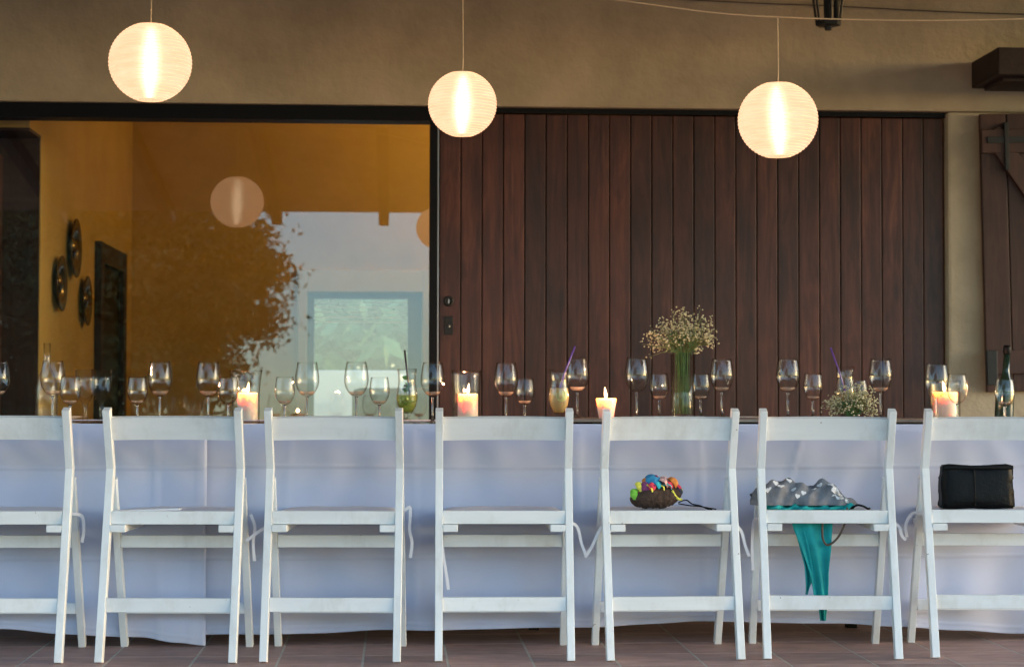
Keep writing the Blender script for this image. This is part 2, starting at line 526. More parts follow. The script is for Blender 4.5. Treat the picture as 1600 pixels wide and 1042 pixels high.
hpart('interior_wall', 'inner_plaster', lambda mb: mb.box(4.0, 4.2, 9.003, 12.5, 0, 3.3))
def back(mb):
    y0, y1 = 12.503, 12.7
    mb.box(-2.4, -0.567, y0, y1, 0, 3.3)
    mb.box(0.18, 4.2, y0, y1, 0, 3.3)
    mb.box(-0.567, 0.18, y0, y1, 1.494, 3.3)
    mb.box(-0.567, 0.18, y0, y1, 0, 0.25)
hpart('interior_wall', 'inner_plaster', back)
hpart('interior_floor', 'interior_floor', lambda mb: mb.box(-3.0, 4.2, 8.865, 12.7, -0.2, -0.002))
hpart('ceiling', 'inner_plaster', lambda mb: mb.box(-3.0, 4.2, 9.003, 12.7, 3.302, 3.5))
win = hpart('window', 'window_grey', lambda mb: [mb.box(-0.565, -0.522, 12.53, 12.58, 0.27, 1.492, 0.003),
      mb.box(0.085, 0.178, 12.53, 12.58, 0.27, 1.492, 0.003), mb.box(-0.522, 0.085, 12.532, 12.578, 1.455, 1.492, 0.003),
      mb.box(-0.522, 0.085, 12.532, 12.578, 0.27, 0.33, 0.003)])
def casing(mb):
    mb.box(-0.625, -0.569, 12.475, 12.5, 0.2, 1.64, 0.004)
    mb.box(0.182, 0.25, 12.475, 12.5, 0.2, 1.64, 0.004)
    mb.box(-0.569, 0.182, 12.477, 12.5, 1.50, 1.638, 0.004)
cs = MB(); casing(cs); cs.v = [(x, y - 8.75, z) for x, y, z in cs.v]
cs.build('casing', 'casing', win)
for k in range(5):
    s = MB().box(-0.52, 0.083, 12.60, 12.604, 1.432 - k * 0.032, 1.439 - k * 0.032)
    s.v = [(x, y - 8.75, z) for x, y, z in s.v]
    s.build('blind_slat', 'casing', win)
wp = MB().box(-0.522, 0.085, 12.55, 12.554, 0.33, 1.455); wp.v = [(x, y - 8.75, z) for x, y, z in wp.v]
wp.build('pane', 'pane', win)
# doorway in the inner left wall
hpart('door_lining', 'lining_wood', lambda mb: [mb.box(-2.4, -1.700, 9.284, 9.299, 0, 2.058), mb.box(-2.4, -1.698, 9.01, 9.299, 2.0585, 2.0715)])
hpart('inner_door_leaf', 'shutter_wood', lambda mb: mb.box(-1.90, -1.868, 9.02, 9.27, 0, 1.97, 0.004))
hpart('inner_side_wall', 'lining_wood', lambda mb: mb.box(-2.55, -2.401, 9.003, 9.5, 0, 3.3))
# dark door frame farther in on the left wall
df = hpart('inner_doorway', 'lining_wood', lambda mb: [mb.box(-1.694, -1.655, 10.96, 11.08, 0, 1.70, 0.004), mb.box(-1.694, -1.655, 11.88, 12.0, 0, 1.70, 0.004), mb.box(-1.694, -1.655, 11.08, 11.88, 1.58, 1.698, 0.004)])
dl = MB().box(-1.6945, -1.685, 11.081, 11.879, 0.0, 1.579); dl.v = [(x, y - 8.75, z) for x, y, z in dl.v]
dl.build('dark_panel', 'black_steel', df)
# porch roof: deck, rafters, posts
def deck(mb):
    mb.add([(-6.4, 3.0, 2.6), (6.4, 3.0, 2.6), (6.4, 8.749, 3.15), (-6.4, 8.749, 3.15), (-6.4, 3.0, 2.7), (6.4, 3.0, 2.7), (6.4, 8.749, 3.25), (-6.4, 8.749, 3.25)],
           [(0, 3, 2, 1), (4, 5, 6, 7), (0, 1, 5, 4), (1, 2, 6, 5), (2, 3, 7, 6), (3, 0, 4, 7)])
roof = hpart('porch_roof', 'roof_wood', deck)
rm = MB().add([(-.039, 0, -.105), (.039, 0, -.105), (.039, 5.74, .45), (-.039, 5.74, .45), (-.039, 0, -.002), (.039, 0, -.002), (.039, 5.74, .547), (-.039, 5.74, .547)],
              [(0, 3, 2, 1), (4, 5, 6, 7), (0, 1, 5, 4), (1, 2, 6, 5), (2, 3, 7, 6), (3, 0, 4, 7)]).mesh('rafter', 'beam_wood')
for k in range(-6, 9):
    link('rafter', rm, roof, (-0.90 + 0.815 * k, 3.02 - 8.75, 2.6))
for sx in (-6.1, 6.1):
    hpart('porch_post', 'beam_wood', lambda mb: mb.box(sx - .07, sx + .07, 3.1, 3.24, -0.1, 2.605, 0.006))
# canopy over the window on the right
hpart('window_canopy', 'beam_wood', lambda mb: [mb.box(2.675, 6.3, 8.35, 8.748, 2.262, 2.385, 0.006), mb.box(2.72, 6.3, 8.42, 8.70, 2.243, 2.2615, 0.004)])

# glass sliding door
gd = thing('glass_door', 'wide glass door in black steel frame reflecting tree and evening sky', 'door', (-0.87, 8.85, 0))
def gpart(name, mat, mb, smooth=False):
    mb.v = [(x + 0.87, y - 8.85, z) for x, y, z in mb.v]
    return mb.build(name, mat, gd, smooth)
gpart('head_rail', 'black_steel', MB().box(-1.93, 0.197, 8.765, 8.90, 2.088, 2.153, 0.003))
gpart('frame_post', 'black_steel', MB().box(0.159, 0.194, 8.766, 8.90, 0.0, 2.087, 0.003))
gpart('frame_post', 'black_steel', MB().box(-1.93, -1.89, 8.78, 8.90, 0.0, 2.087, 0.003))
gpart('bottom_rail', 'black_steel', MB().box(-1.889, 0.158, 8.80, 8.86, 0.0, 0.05, 0.003))
pane = gpart('pane', 'pane', MB().box(-1.889, 0.158, 8.847, 8.853, 0.052, 2.086))
pane.data.transform(Matrix.Translation((0, 0, 1.3)) @ Matrix.Rotation(R(-1.8), 4, 'X') @ Matrix.Translation((0, 0, -1.3)))

# plank sliding door
wd = thing('sliding_door', 'wide dark brown sliding door of upright wooden planks with iron lock', 'door', (1.38, 8.80, 0))
NP = 24; PW = (2.558 - 0.203) / NP
pm = MB().box(0.0018, PW - 0.0018, 0, 0.03, 0.02, 2.128, 0.004).mesh('plank', 'door_wood')
for k in range(NP):
    link('plank', pm, wd, (0.203 + k * PW - 1.38, random.uniform(-0.0015, 0.0015), 0))
MB().box(0.20 - 1.38, 2.556 - 1.38, 0.031, 0.045, 0.02, 2.128).build('backing', 'lining_wood', wd)
MB().box(0.198 - 1.38, 2.558 - 1.38, -0.015, 0.06, 2.131, 2.152).build('gap_strip', 'black_steel', wd)  # black colour stands in for the shade in the gap above the planks
MB().box(0.1945 - 1.38, 0.2005 - 1.38, -0.02, 0.02, 0.03, 2.12).build('edge_strip', 'grey_metal', wd)
kn = MB()
kn.lathe([(0.0001, 0), (0.024, 0), (0.024, 0.006), (0.019, 0.012), (0.014, 0.012), (0.013, 0.006), (0.0001, 0.006)], 24)
kn.v = [(x, -z, y) for x, y, z in kn.v]
kb = kn.build('lock_rose', 'iron', wd, True, (0.247 - 1.38, -0.001, 1.264))
MB().box(-0.003, 0.003, -0.011, -0.004, -0.011, 0.011, 0.001).build('keyhole', 'grey_metal', kb)
lp = MB().box(-0.02, 0.02, -0.005, 0.0, -0.043, 0.043, 0.002).build('lock_plate', 'iron', wd, False, (0.247 - 1.38, -0.0015, 1.153))
MB().lathe([(0.0001, 0), (0.007, 0), (0.006, 0.004), (0.0001, 0.005)], 14).build('screw', 'grey_metal', lp, True, (0, -0.0055, -0.004)).rotation_euler = (R(90), 0, 0)

# shutter leaf on the right
sh = thing('window_shutter', 'brown wooden window shutter leaf with diagonal brace on plaster wall', 'shutter', (3.05, 8.70, 0.86))
sh.rotation_euler = (0, R(-1.2), 0)
sm = MB().box(0.002, 0.122, 0, 0.028, 0, 1.285, 0.004).mesh('plank', 'shutter_wood')
for k in range(6):
    link('plank', sm, sh, (-0.325 + k * 0.124, 0, 0))
for z in (0.08, 1.10):
    MB().box(-0.325, 0.415, -0.022, -0.0005, z, z + 0.11, 0.004).build('ledge', 'shutter_wood', sh)
br = MB().box(-0.045, 0.045, -0.020, -0.001, 0.0, 1.16, 0.004, Matrix.Translation((0.37, 0, 0.24)) @ Matrix.Rotation(R(-34), 4, 'Y'))
br.build('brace', 'shutter_wood', sh)
MB().box(-0.30, 0.05, -0.028, -0.0225, 1.145, 1.175, 0.002).build('strap_hinge', 'iron', sh)
MB().box(-0.22, -0.20, -0.032, -0.001, 1.02, 1.24, 0.002).build('latch', 'iron', sh)
MB().box(-0.335, -0.285, -0.045, -0.0235, 0.03, 0.19, 0.004).build('holdback', 'iron', sh)

# three plates on the inner wall
def wall_plate(name, label, y, z, r):
    t = thing(name, label, 'plate', (-1.694, y, z), 0, 'dark decorative plates on the inner wall')
    mb = MB().lathe([(0.0001, 0.004), (r * .45, 0.006), (r * .62, 0.02), (r * .7, 0.028), (r, 0.034), (r, 0.028), (r * .6, 0.0), (0.0001, 0.0)], 36)
    mb.v = [(zz, x, y_) for x, y_, zz in mb.v]
    mb.build('dish', 'plate_dark', t, True)
    bs = MB().lathe([(r * .42, 0.0), (r * .36, 0.012), (r * .2, 0.024), (0.0001, 0.03)], 28)
    bs.v = [(zz + 0.006, x, y_) for x, y_, zz in bs.v]
    bs.build('boss', 'plate_dark', t, True)
wall_plate('wall_plate', 'largest and highest dark round plate hung on the orange inner wall', 10.15, 1.597, 0.155)
wall_plate('wall_plate', 'dark round plate on inner wall nearest the dark doorway jamb, left of the three', 9.724, 1.388, 0.140)
wall_plate('wall_plate', 'lowest and rightmost dark round plate on the orange inner wall', 10.535, 1.34, 0.135)

# room lamp, behind the plank door
pl = thing('pendant_lamp', 'lit pendant lamp inside the room behind the plank door', 'lamp', (1.15, 11.2, 2.2))
MB().lathe([(0.0001, -0.06), (0.08, -0.055), (0.15, -0.03), (0.20, 0.02), (0.195, 0.022), (0.145, -0.022), (0.078, -0.047), (0.0001, -0.052)], 32).build('lamp_shade', 'rib', pl, True)
MB().tube([(0, 0, 0.20), (0, 0, 1.1)], 0.004).build('lamp_cord', 'dark_cable', pl)
MB().lathe([(0.0001, -0.03), (0.02, -0.02), (0.03, 0.0), (0.025, 0.02), (0.012, 0.03), (0.0001, 0.03)], 20).build('light_bulb', 'bulb', pl, True)
ld = bpy.data.lights.new('room_light', 'POINT'); ld.energy = 54 * K; ld.color = (1.0, 0.61, 0.14); ld.shadow_soft_size = 0.08
lo = bpy.data.objects.new('room_light', ld); COL.objects.link(lo); lo.parent = pl; lo.location = (0, 0, 0.115)

# grey armchair inside
ac = thing('armchair', 'grey upholstered armchair inside the room below the far window', 'armchair', (0.0, 11.6, 0))
MB().box(-0.30, 0.35, -0.25, 0.35, 0.1, 0.42, 0.04).build('seat', 'sofa_grey', ac, True)
MB().box(-0.26, 0.31, 0.22, 0.38, 0.425, 0.875, 0.05).build('backrest', 'sofa_grey', ac, True)
for sx in (-0.40, 0.36):
    MB().box(sx, sx + 0.095, -0.28, 0.38, 0.08, 0.60, 0.04).build('armrest', 'sofa_grey', ac, True)
for sx in (-0.35, 0.38):
    for sy in (-0.22, 0.32):
        MB().box(sx - .02, sx + .02, sy - .02, sy + .02, 0.0, 0.09, 0.004).build('leg', 'black_steel', ac)

# garden beyond the room
tag(MB().box(-6, 6, 12.705, 17.0, -0.2, -0.03).build('garden_terrace', 'paving'), kind='structure')
tag(MB().box(-3.0, 3.5, 15.0, 15.2, -0.03, 1.02, 0.01).build('garden_wall', 'render_white'), 'low white garden wall seen through the far window', 'wall')
def leaf_cloud(n, fn, size, seed):
    rnd = random.Random(seed)
    vs = []; fs = []
    for _ in range(n):
        p = fn(rnd)
        if p is None: continue
        a = Vector((rnd.uniform(-1, 1), rnd.uniform(-1, 1), rnd.uniform(-1, 1))).normalized()
        b = a.orthogonal().normalized()
        b = Matrix.Rotation(rnd.uniform(0, 6.28), 3, a) @ b
        c = a.cross(b)
        s = size * rnd.uniform(0.6, 1.4)
        o = len(vs)
        p = Vector(p)
        vs += [p - b * s, p + c * s * .45, p + b * s, p - c * s * .45]
        fs.append((o, o + 1, o + 2, o + 3))
    me = bpy.data.meshes.new('leaves'); me.from_pydata(vs, [], fs)
    return me
hm = leaf_cloud(26000, lambda r: (r.uniform(-4, 5), r.gauss(18, 0.5), r.uniform(-0.1, 1.0) * 4.0 + r.uniform(-.2, .2)), 0.13, 3)
hm.materials.append(M['hedge_leaf'])
tag(link('hedge', hm), 'green hedge in the garden seen through the far window', 'hedge', kind='stuff')

# tree outside, mirrored in the glass door
tree = thing('garden_tree', 'broad dark tree across the lawn mirrored in the glass door', 'tree', (-4.65, -8.0, -0.12))
tr = MB()
tr.tube(smooth_path([(0, 0, 0), (0.05, 0, 0.8), (-0.05, 0.05, 1.6), (0.1, 0, 2.6), (0.0, 0, 4.2)]), [0.22 - 0.19 * i / 24 for i in range(25)], 10)
rt = random.Random(5)
limbs = []
for k in range(16):
    z0 = rt.uniform(1.3, 3.4); a = rt.uniform(0, 6.28); L = rt.uniform(1.3, 2.5)
    e = (math.cos(a) * L, math.sin(a) * L * .8, z0 + rt.uniform(0.3, 1.6))
    m_ = (e[0] * .5, e[1] * .5, z0 + (e[2] - z0) * .65)
    limbs.append(((0, 0, z0), m_, e))
for (e2, m2) in (((2.75, 0.1, 3.0), (1.4, 0, 2.7)), ((2.6, -0.2, 4.1), (1.3, 0, 3.4)), ((2.3, 0.2, 2.2), (1.2, 0.1, 2.1)), ((2.85, 0.1, 3.6), (1.5, .1, 3.0))):
    limbs.append(((0, 0, m2[2] - .5), m2, e2))
for l in limbs:
    p = smooth_path(l, 5)
    tr.tube(p, [0.075 - 0.06 * i / (len(p) - 1) for i in range(len(p))], 6)
tr.build('trunk', 'bark', tree, True)
clumps = []
for l in limbs:
    e = Vector(l[2]); m_ = Vector(l[1])
    clumps += [(e, 0.42), (e.lerp(m_, .45) + Vector((0, 0, .1)), 0.55), (m_, 0.6)]
for k in range(46):
    a = rt.uniform(0, 6.28); q = rt.uniform(0.2, 1) ** .5
    clumps.append((Vector((math.cos(a) * 2.1 * q, math.sin(a) * 1.6 * q, rt.uniform(1.3, 5.0))), rt.uniform(.45, .75)))
def crown(r):
    c, s = r.choice(clumps)
    d = Vector((r.gauss(0, 1), r.gauss(0, 1), r.gauss(0, .8)))
    return c + d * (s * 0.52)
for k in range(22):
    a = rt.uniform(0, 6.28); q = rt.uniform(0.1, 1) ** .5
    clumps.append((Vector((math.cos(a) * 2.2 * q, math.sin(a) * 1.6 * q, rt.uniform(3.4, 5.3))), rt.uniform(.5, .8)))
cm = leaf_cloud(180000, crown, 0.049, 11)
cm.materials.append(M['leaf'])
link('crown', cm, tree)
tree2 = copy_tree(tree); tree2.location = (-7.5, -7.4, -0.12); tree2.rotation_euler = (0, 0, 2.1)
tag(tree2, 'second dark tree across the lawn, farther from the glass door', 'tree')

# ------------------------------------------------------------------ iron wall lantern, cables
il = thing('iron_wall_lantern', 'black wrought iron lantern hanging high on the wall', 'lantern', (1.956, 8.55, 2.505))
MB().lathe([(0.0001, -0.02), (0.014, -0.018), (0.02, 0.0), (0.058, 0.004), (0.06, 0.022), (0.0001, 0.022)], 6).build('base_plate', 'iron', il)
for k in range(6):
    a = math.pi / 6 + k * math.pi / 3
    MB().tube([(math.cos(a) * .055, math.sin(a) * .055, 0.02), (math.cos(a) * .085, math.sin(a) * .085, 0.26)], 0.006, 6).build('bar', 'iron', il)
MB().lathe([(0.0001, 0.36), (0.02, 0.34), (0.10, 0.27), (0.10, 0.255), (0.0001, 0.255)], 6).build('cap', 'iron', il)
MB().tube([(0, 0, 0.02), (0, 0, 0.16)], 0.017, 12).build('candle_tube', 'iron', il)
MB().tube([(0.035, -0.01, 0.02), (0.035, -0.01, 0.12)], 0.012, 10).build('candle_tube', 'iron', il)
MB().tube(smooth_path([(0, 0, 0.35), (0, 0.03, 0.46), (0, 0.12, 0.48), (0, 0.199, 0.40)]), 0.009, 8).build('bracket', 'iron', il, True)
c2 = MB().tube(smooth_path([(-1.0, 8.738, 2.75), (1.39, 8.738, 2.655), (2.0, 8.738, 2.638), (2.9, 8.738, 2.612), (5.0, 8.738, 2.60)]), 0.0024, 6)
tag(c2.build('wall_cable', 'dark_cable'), 'thin dark cable running along the upper plaster wall', 'cable')
wire_pts = [(-6.0, 6.95, 2.80), (-0.882, 6.95, 2.50), (0.243, 6.95, 2.36), (0.881, 6.95, 2.272), (1.402, 6.95, 2.226), (2.325, 6.95, 2.232), (3.6, 6.95, 2.33), (6.0, 6.95, 2.80)]
tag(MB().tube(smooth_path(wire_pts, 8), 0.0026, 6).build('lantern_wire', 'cord'), 'pale sagging wire that carries the paper lanterns', 'wire')

# ------------------------------------------------------------------ paper lanterns
def lantern(label, x, z, r, ztop, streak_tilt, tilt):
    t = thing('paper_lantern', label, 'lantern', (x, 6.95, z), 0, 'round white paper lanterns above the table')
    NR = 26
    prof = []
    a0, a1 = R(-71), R(69)
    for i in range(NR * 2 + 1):
        a = a0 + (a1 - a0) * i / (NR * 2)
        q = r * (0.993 if i % 2 else 1.0)
        prof.append((q * math.cos(a), q * 0.965 * math.sin(a)))
    MB().lathe(prof, 48).build('paper_shade', 'lantern_paper', t, True)
    rb = MB()
    for i in range(0, NR * 2 + 1, 2):
        rr, zz = prof[i]
        pts = [((rr + 0.0006) * math.cos(2 * math.pi * k / 40), (rr + 0.0006) * math.sin(2 * math.pi * k / 40), zz) for k in range(41)]
        rb.tube(pts, 0.0005, 4, False)
    rb.build('wire_ribs', 'lantern_rib', t, True)
    rb2 = MB()
    for k in range(4):
        a = k * math.pi / 2 + .4
        rb2.tube([(0, 0, prof[-1][1]), (prof[-1][0] * math.cos(a), prof[-1][0] * math.sin(a), prof[-1][1])], 0.0015, 5)
    rb2.build('wire_spreader', 'rib', t)
    b = MB().lathe([(0.0001, -0.82 * r), (0.009, -0.78 * r), (0.021, -0.3 * r), (0.021, 0.15 * r), (0.010, 0.62 * r), (0.0001, 0.80 * r)], 16)
    bo = b.build('streak_tube', 'bulb', t, True)  # glowing tube shaped to imitate the bright highlight of a paper fold
    bo.rotation_euler = (0, streak_tilt, 0)
    MB().tube([(0, 0, 0.75 * r), (0.002, 0, r * 1.3), (0.0, 0, (ztop - z))], 0.0022, 6).build('cord', 'cord', t)
    return t
lantern('lit white paper lantern hanging highest, over the glass door side', -0.882, 2.03, 0.1485, 2.495, 0.02, 0)
lantern('smallest lit white paper lantern, in front of the black door post', 0.243, 1.892, 0.1245, 2.36, 0.03, 0)
lantern('lit white paper lantern hanging lowest, before the plank door', 1.402, 1.846, 0.1465, 2.226, -0.06, 0)

# ------------------------------------------------------------------ the table and its cloths
TZ = 0.735
table = thing('dining_table', 'long dark wooden dining table behind the white chairs', 'table', (0.4, 6.98, 0))
MB().box(-3.4, 3.4, -0.48, 0.5, TZ - 0.025, TZ, 0.004).build('tabletop', 'table_wood', table)
for lx in (-1.25, -0.55, 0.1, 1.25, 2.6, -2.7):
    for ly in (-0.10, 0.42):
        MB().box(lx - .018, lx + .018, ly - .018, ly + .018, 0.0, TZ - 0.026).build('leg', 'black_steel', table)

def interp(tab, x):
    if x <= tab[0][0]: return tab[0][1]
    for (a, za), (b, zb) in zip(tab, tab[1:]):
        if x <= b:
            t = (x - a) / (b - a); t = t * t * (3 - 2 * t)
            return za + (zb - za) * t
    return tab[-1][1]
def skirt(name, label, x0, x1, y, hem, seed, creases):
    rnd = random.Random(seed)
    ph = [rnd.uniform(0, 6.28) for _ in range(8)]
    nx = int((x1 - x0) / 0.012); nz = 150
    vs = []; fs = []
    for i in range(nx + 1):
        x = x0 + (x1 - x0) * i / nx
        zb = interp(hem, x)
        for j in range(nz + 1):
            t = j / nz
            z = TZ + 0.004 - (TZ + 0.004 - zb) * t
            d = t ** 1.3 * (0.016 * math.sin(x * 5.1 + ph[0]) + 0.010 * math.sin(x * 11.3 + ph[1] + .6 * t) + 0.005 * math.sin(x * 23.7 + ph[2] + t))
            d += 0.0025 * math.sin(x * 31 + ph[3] + 2 * t) * math.sin(t * 7 + ph[4] + x)
            d -= 0.0045 * math.exp(-((z - 0.595 - 0.004 * math.sin(x * 2 + ph[5])) / 0.0045) ** 2)
            d -= 0.0030 * math.exp(-((z - 0.29) / 0.0045) ** 2)
            d += 0.0016 * math.sin(x * 47 + 5 * math.sin(z * 9 + ph[6])) * math.exp(-((z - 0.60 - 0.05 * math.sin(x * 3.1 + ph[7])) / 0.07) ** 2)
            d -= 0.0022 * math.exp(-((z - zb - 0.022) / 0.0035) ** 2)
            for cx, sl, am in creases:
                d -= am * math.exp(-((x - cx - sl * (z - .4)) / 0.007) ** 2)
            if t < 0.03: d = 0
            vs.append((x, y + d, z))
    for i in range(nx):
        for j in range(nz):
            a = i * (nz + 1) + j
            fs.append((a, a + 1, a + nz + 2, a + nz + 1))
    mb = MB().add(vs, fs)
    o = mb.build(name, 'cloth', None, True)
    s = o.modifiers.new('thickness', 'SOLIDIFY'); s.thickness = 0.0016; s.offset = 1
    vb = []; fb_ = []
    for i in range(nx + 1):
        x = x0 + (x1 - x0) * i / nx
        for j in range(9):
            t = j / 8
            vb.append((x, 7.49 + t * 0.008 * math.sin(x * 5 + ph[0]), TZ + 0.004 - (TZ - 0.05) * t))
    for i in range(nx):
        for j in range(8):
            a = i * 9 + j
            fb_.append((a, a + 1, a + 10, a + 9))
    if name == 'tablecloth': MB().add(vb, fb_).build('shade_cloth', 'cloth', o, True)  # unseen back cloth, added to keep the floor under the table dark
    return tag(o, label, 'tablecloth')
hemL = [(-3.0, 0.05), (-1.30, 0.058), (-1.09, 0.041), (-0.84, 0.030), (-0.72, 0.013), (-0.624, 0.003)]
hemR = [(-0.66, 0.036), (-0.25, 0.036), (-0.03, 0.047), (0.61, 0.054), (1.115, 0.069), (1.49, 0.063), (1.71, 0.052), (1.93, 0.036), (2.13, 0.02), (3.6, 0.02)]
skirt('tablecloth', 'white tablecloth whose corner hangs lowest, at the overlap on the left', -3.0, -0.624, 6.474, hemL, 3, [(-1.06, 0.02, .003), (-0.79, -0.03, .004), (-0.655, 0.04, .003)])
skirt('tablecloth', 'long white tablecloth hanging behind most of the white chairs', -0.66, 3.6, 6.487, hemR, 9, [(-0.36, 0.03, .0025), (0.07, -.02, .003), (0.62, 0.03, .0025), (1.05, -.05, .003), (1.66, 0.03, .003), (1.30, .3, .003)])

board = thing('serving_board', 'long grey-brown serving board on the table under candle and vase', 'board', (1.18, 6.98, TZ))
MB().box(-0.66, 0.78, -0.24, 0.22, 0.006, 0.018, 0.003).build('plank', 'board_wood', board)
for sx in (-0.5, 0.6):
    MB().box(sx - .03, sx + .03, -0.12, 0.12, 0.0001, 0.0058).build('foot', 'black_steel', board)
BZ = TZ + 0.0182

# ------------------------------------------------------------------ folding chairs
HW = 0.2205
def tie_ribbon(parent, pts, w=0.0095):
    P = smooth_path(pts, 5)
    vs = []; fs = []
    for i, p in enumerate(P):
        t = (P[min(i + 1, len(P) - 1)] - P[max(i - 1, 0)]).normalized()
        s = t.cross(Vector((0, -1, 0))).normalized() * (w / 2)
        for q in (p - s, p + s):
            for dy in (-.0012, .0012):
                vs.append(q + Vector((0, dy, 0)))
    for i in range(len(P) - 1):
        a = 4 * i; b = a + 4
        fs += [(a, b, b + 2, a + 2), (a + 1, a + 3, b + 3, b + 1), (a, a + 1, b + 1, b), (a + 2, b + 2, b + 3, a + 3)]
    fs += [(0, 2, 3, 1), (len(vs) - 4, len(vs) - 3, len(vs) - 1, len(vs) - 2)]
    return MB().add(vs, fs).build('tie', 'cushion', parent, False)
def pad_mesh():
    vs = []; fs = []; n = 26; m_ = 20
    for side in (1, -1):
        for i in range(n + 1):
            for j in range(m_ + 1):
                u = i / n * 2 - 1; v = j / m_ * 2 - 1
                e = max(0, (1 - abs(u) ** 5) * (1 - abs(v) ** 5)) ** 0.45
                h = 0.0115 * e * (1 if side > 0 else 0.35) * (1 + 0.12 * math.sin(u * 9 + v * 3) * math.sin(v * 7))
                vs.append((u * (0.192 + .004 * math.sin(v * 5)), v * 0.142 + 0.29, 0.4535 + side * h))
    k = (n + 1) * (m_ + 1)
    for s in (0, 1):
        for i in range(n):
            for j in range(m_):
                a = s * k + i * (m_ + 1) + j
                fs.append((a, a + 1, a + m_ + 2, a + m_ + 1))
    return MB().add(vs, fs).mesh('cushion', 'cushion', True)
PAD = pad_mesh()
def make_chair():
    t = thing('folding_chair', 'x', 'chair')
    for s in (-1, 1):
        MB().bar([(s * (HW - .012), 0, 0), (s * (HW - .012), 0.155, 0.60), (s * (HW - .012), 0.085, 0.79)], 0.024, 0.034).build('post', 'white_paint_z', t)
        MB().bar([(s * (HW - .0125), 0.40, 0), (s * (HW - .0125), 0.192, 0.565)], 0.0225, 0.030).build('front_leg', 'white_paint_z', t)
        MB().box(s * 0.172 - 0.024, s * 0.172 + 0.024, 0.088, 0.43, 0.400, 0.4225, 0.002).build('seat_bearer', 'white_paint', t)
    rec = Matrix.Translation((0, 0.113, 0.728)) @ Matrix.Rotation(math.atan2(0.07, 0.19), 4, 'X')
    # the broad back rail, slightly hollowed
    vs = []; fs = []; n = 16
    for i in range(n + 1):
        x = -(HW - .0245) + 2 * (HW - .0245) * i / n
        c = 0.008 * (1 - (x / HW) ** 2)
        for (y, z) in ((-0.009, -0.0375), (0.009, -0.0375), (0.009, 0.0375), (-0.009, 0.0375)):
            vs.append(rec @ Vector((x, y + c, z)))
    for i in range(n):
        for k in range(4):
            a = i * 4 + k; b = i * 4 + (k + 1) % 4
            fs.append((a, b, b + 4, a + 4))
    fs += [(0, 1, 2, 3), (n * 4, n * 4 + 3, n * 4 + 2, n * 4 + 1)]
    MB().add(vs, fs).build('back_rail', 'white_paint', t)
    MB().box(-HW + .0245, HW - .0245, 0.102, 0.122, 0.424, 0.466, 0.002).build('seat_rail', 'white_paint', t)
    MB().box(-HW + .0245, HW - .0245, 0.036, 0.056, 0.153, 0.197, 0.002).build('lower_rail', 'white_paint', t)
    MB().box(-HW + .0245, HW - .0245, 0.258, 0.278, 0.338, 0.378, 0.002).build('front_rail', 'white_paint', t)
    MB().box(-HW + .0245, HW - .0245, 0.338, 0.356, 0.115, 0.150, 0.002).build('front_stretcher', 'white_paint', t)
    for k in range(5):
        y = 0.150 + k * 0.056
        MB().box(-HW + .027, HW - .027, y, y + 0.05, 0.424, 0.441, 0.002).build('seat_slat', 'white_paint', t)
    return t
proto = make_chair()
CH = [
    (-1.2495, 6.09, -1.5, 'white folding chair cut off by the left edge of the picture', [[(.205, .16, .455), (.238, .2, .445), (.246, .2, .40), (.240, .2, .36)]]),
    (-0.709, 6.075, -3.5, 'white folding chair with rumpled cushion, before the hanging tablecloth corner', [[(.235, .2, .45), (.249, .2, .41), (.244, .2, .36), (.248, .2, .30)]]),
    (-0.198, 6.065, -3.2, 'white folding chair between the chair with rumpled cushion and the middle one', [[(-.20, .15, .42), (-.228, .14, .408), (-.257, .14, .388), (-.283, .14, .368)], [(.218, .2, .46), (.240, .2, .47), (.238, .2, .40), (.246, .2, .36), (.241, .2, .31)]]),
    (0.350, 6.06, -1.5, 'white folding chair in the middle with a ribbon hanging inside its leg', [[(-.200, .15, .37), (-.193, .15, .31), (-.183, .15, .25), (-.178, .15, .21)], [(.20, .12, .43), (.235, .12, .415), (.250, .12, .36), (.266, .12, .318)]]),
    (0.891, 6.055, 1.1, 'white folding chair carrying the small colourful flowered bag', [[(-.20, .12, .43), (-.226, .12, .407), (-.250, .12, .355), (-.275, .12, .316)], [(.20, .12, .43), (.233, .12, .40), (.246, .12, .355), (.260, .12, .316)]]),
    (1.394, 6.055, -3.6, 'white folding chair carrying the grey heart scarf and teal cloth', [[(-.205, .12, .44), (-.228, .17, .43), (-.234, .18, .35), (-.231, .18, .265)], [(.205, .16, .43), (.246, .18, .41), (.256, .18, .38), (.270, .18, .365)]]),
    (1.9365, 6.055, -4.0, 'white folding chair carrying the black leather handbag', [[(-.205, .16, .45), (-.24, .2, .448), (-.262, .2, .41), (-.258, .2, .37)]]),
]
for i, (x, y, rz, label, ties) in enumerate(CH):
    c = proto if i == 0 else copy_tree(CHAIR0)
    if i == 0: CHAIR0 = proto
    c.location = (x, y, 0); c.rotation_euler = (0, 0, R(rz))
    tag(c, label, 'chair', 'white folding chairs along the table')
    CH[i] = (c, ties)
for k, (c, ties) in enumerate(CH):
    p = link('cushion', PAD, c)
    if k == 1:
        q = MB().box(-0.17, 0.03, 0.155, 0.20, 0.464, 0.472, 0.003, Matrix.Rotation(R(-2), 4, 'Y')); q.build('folded_edge', 'cushion', p, True)
    for pts in ties:
        tie_ribbon(p, pts)

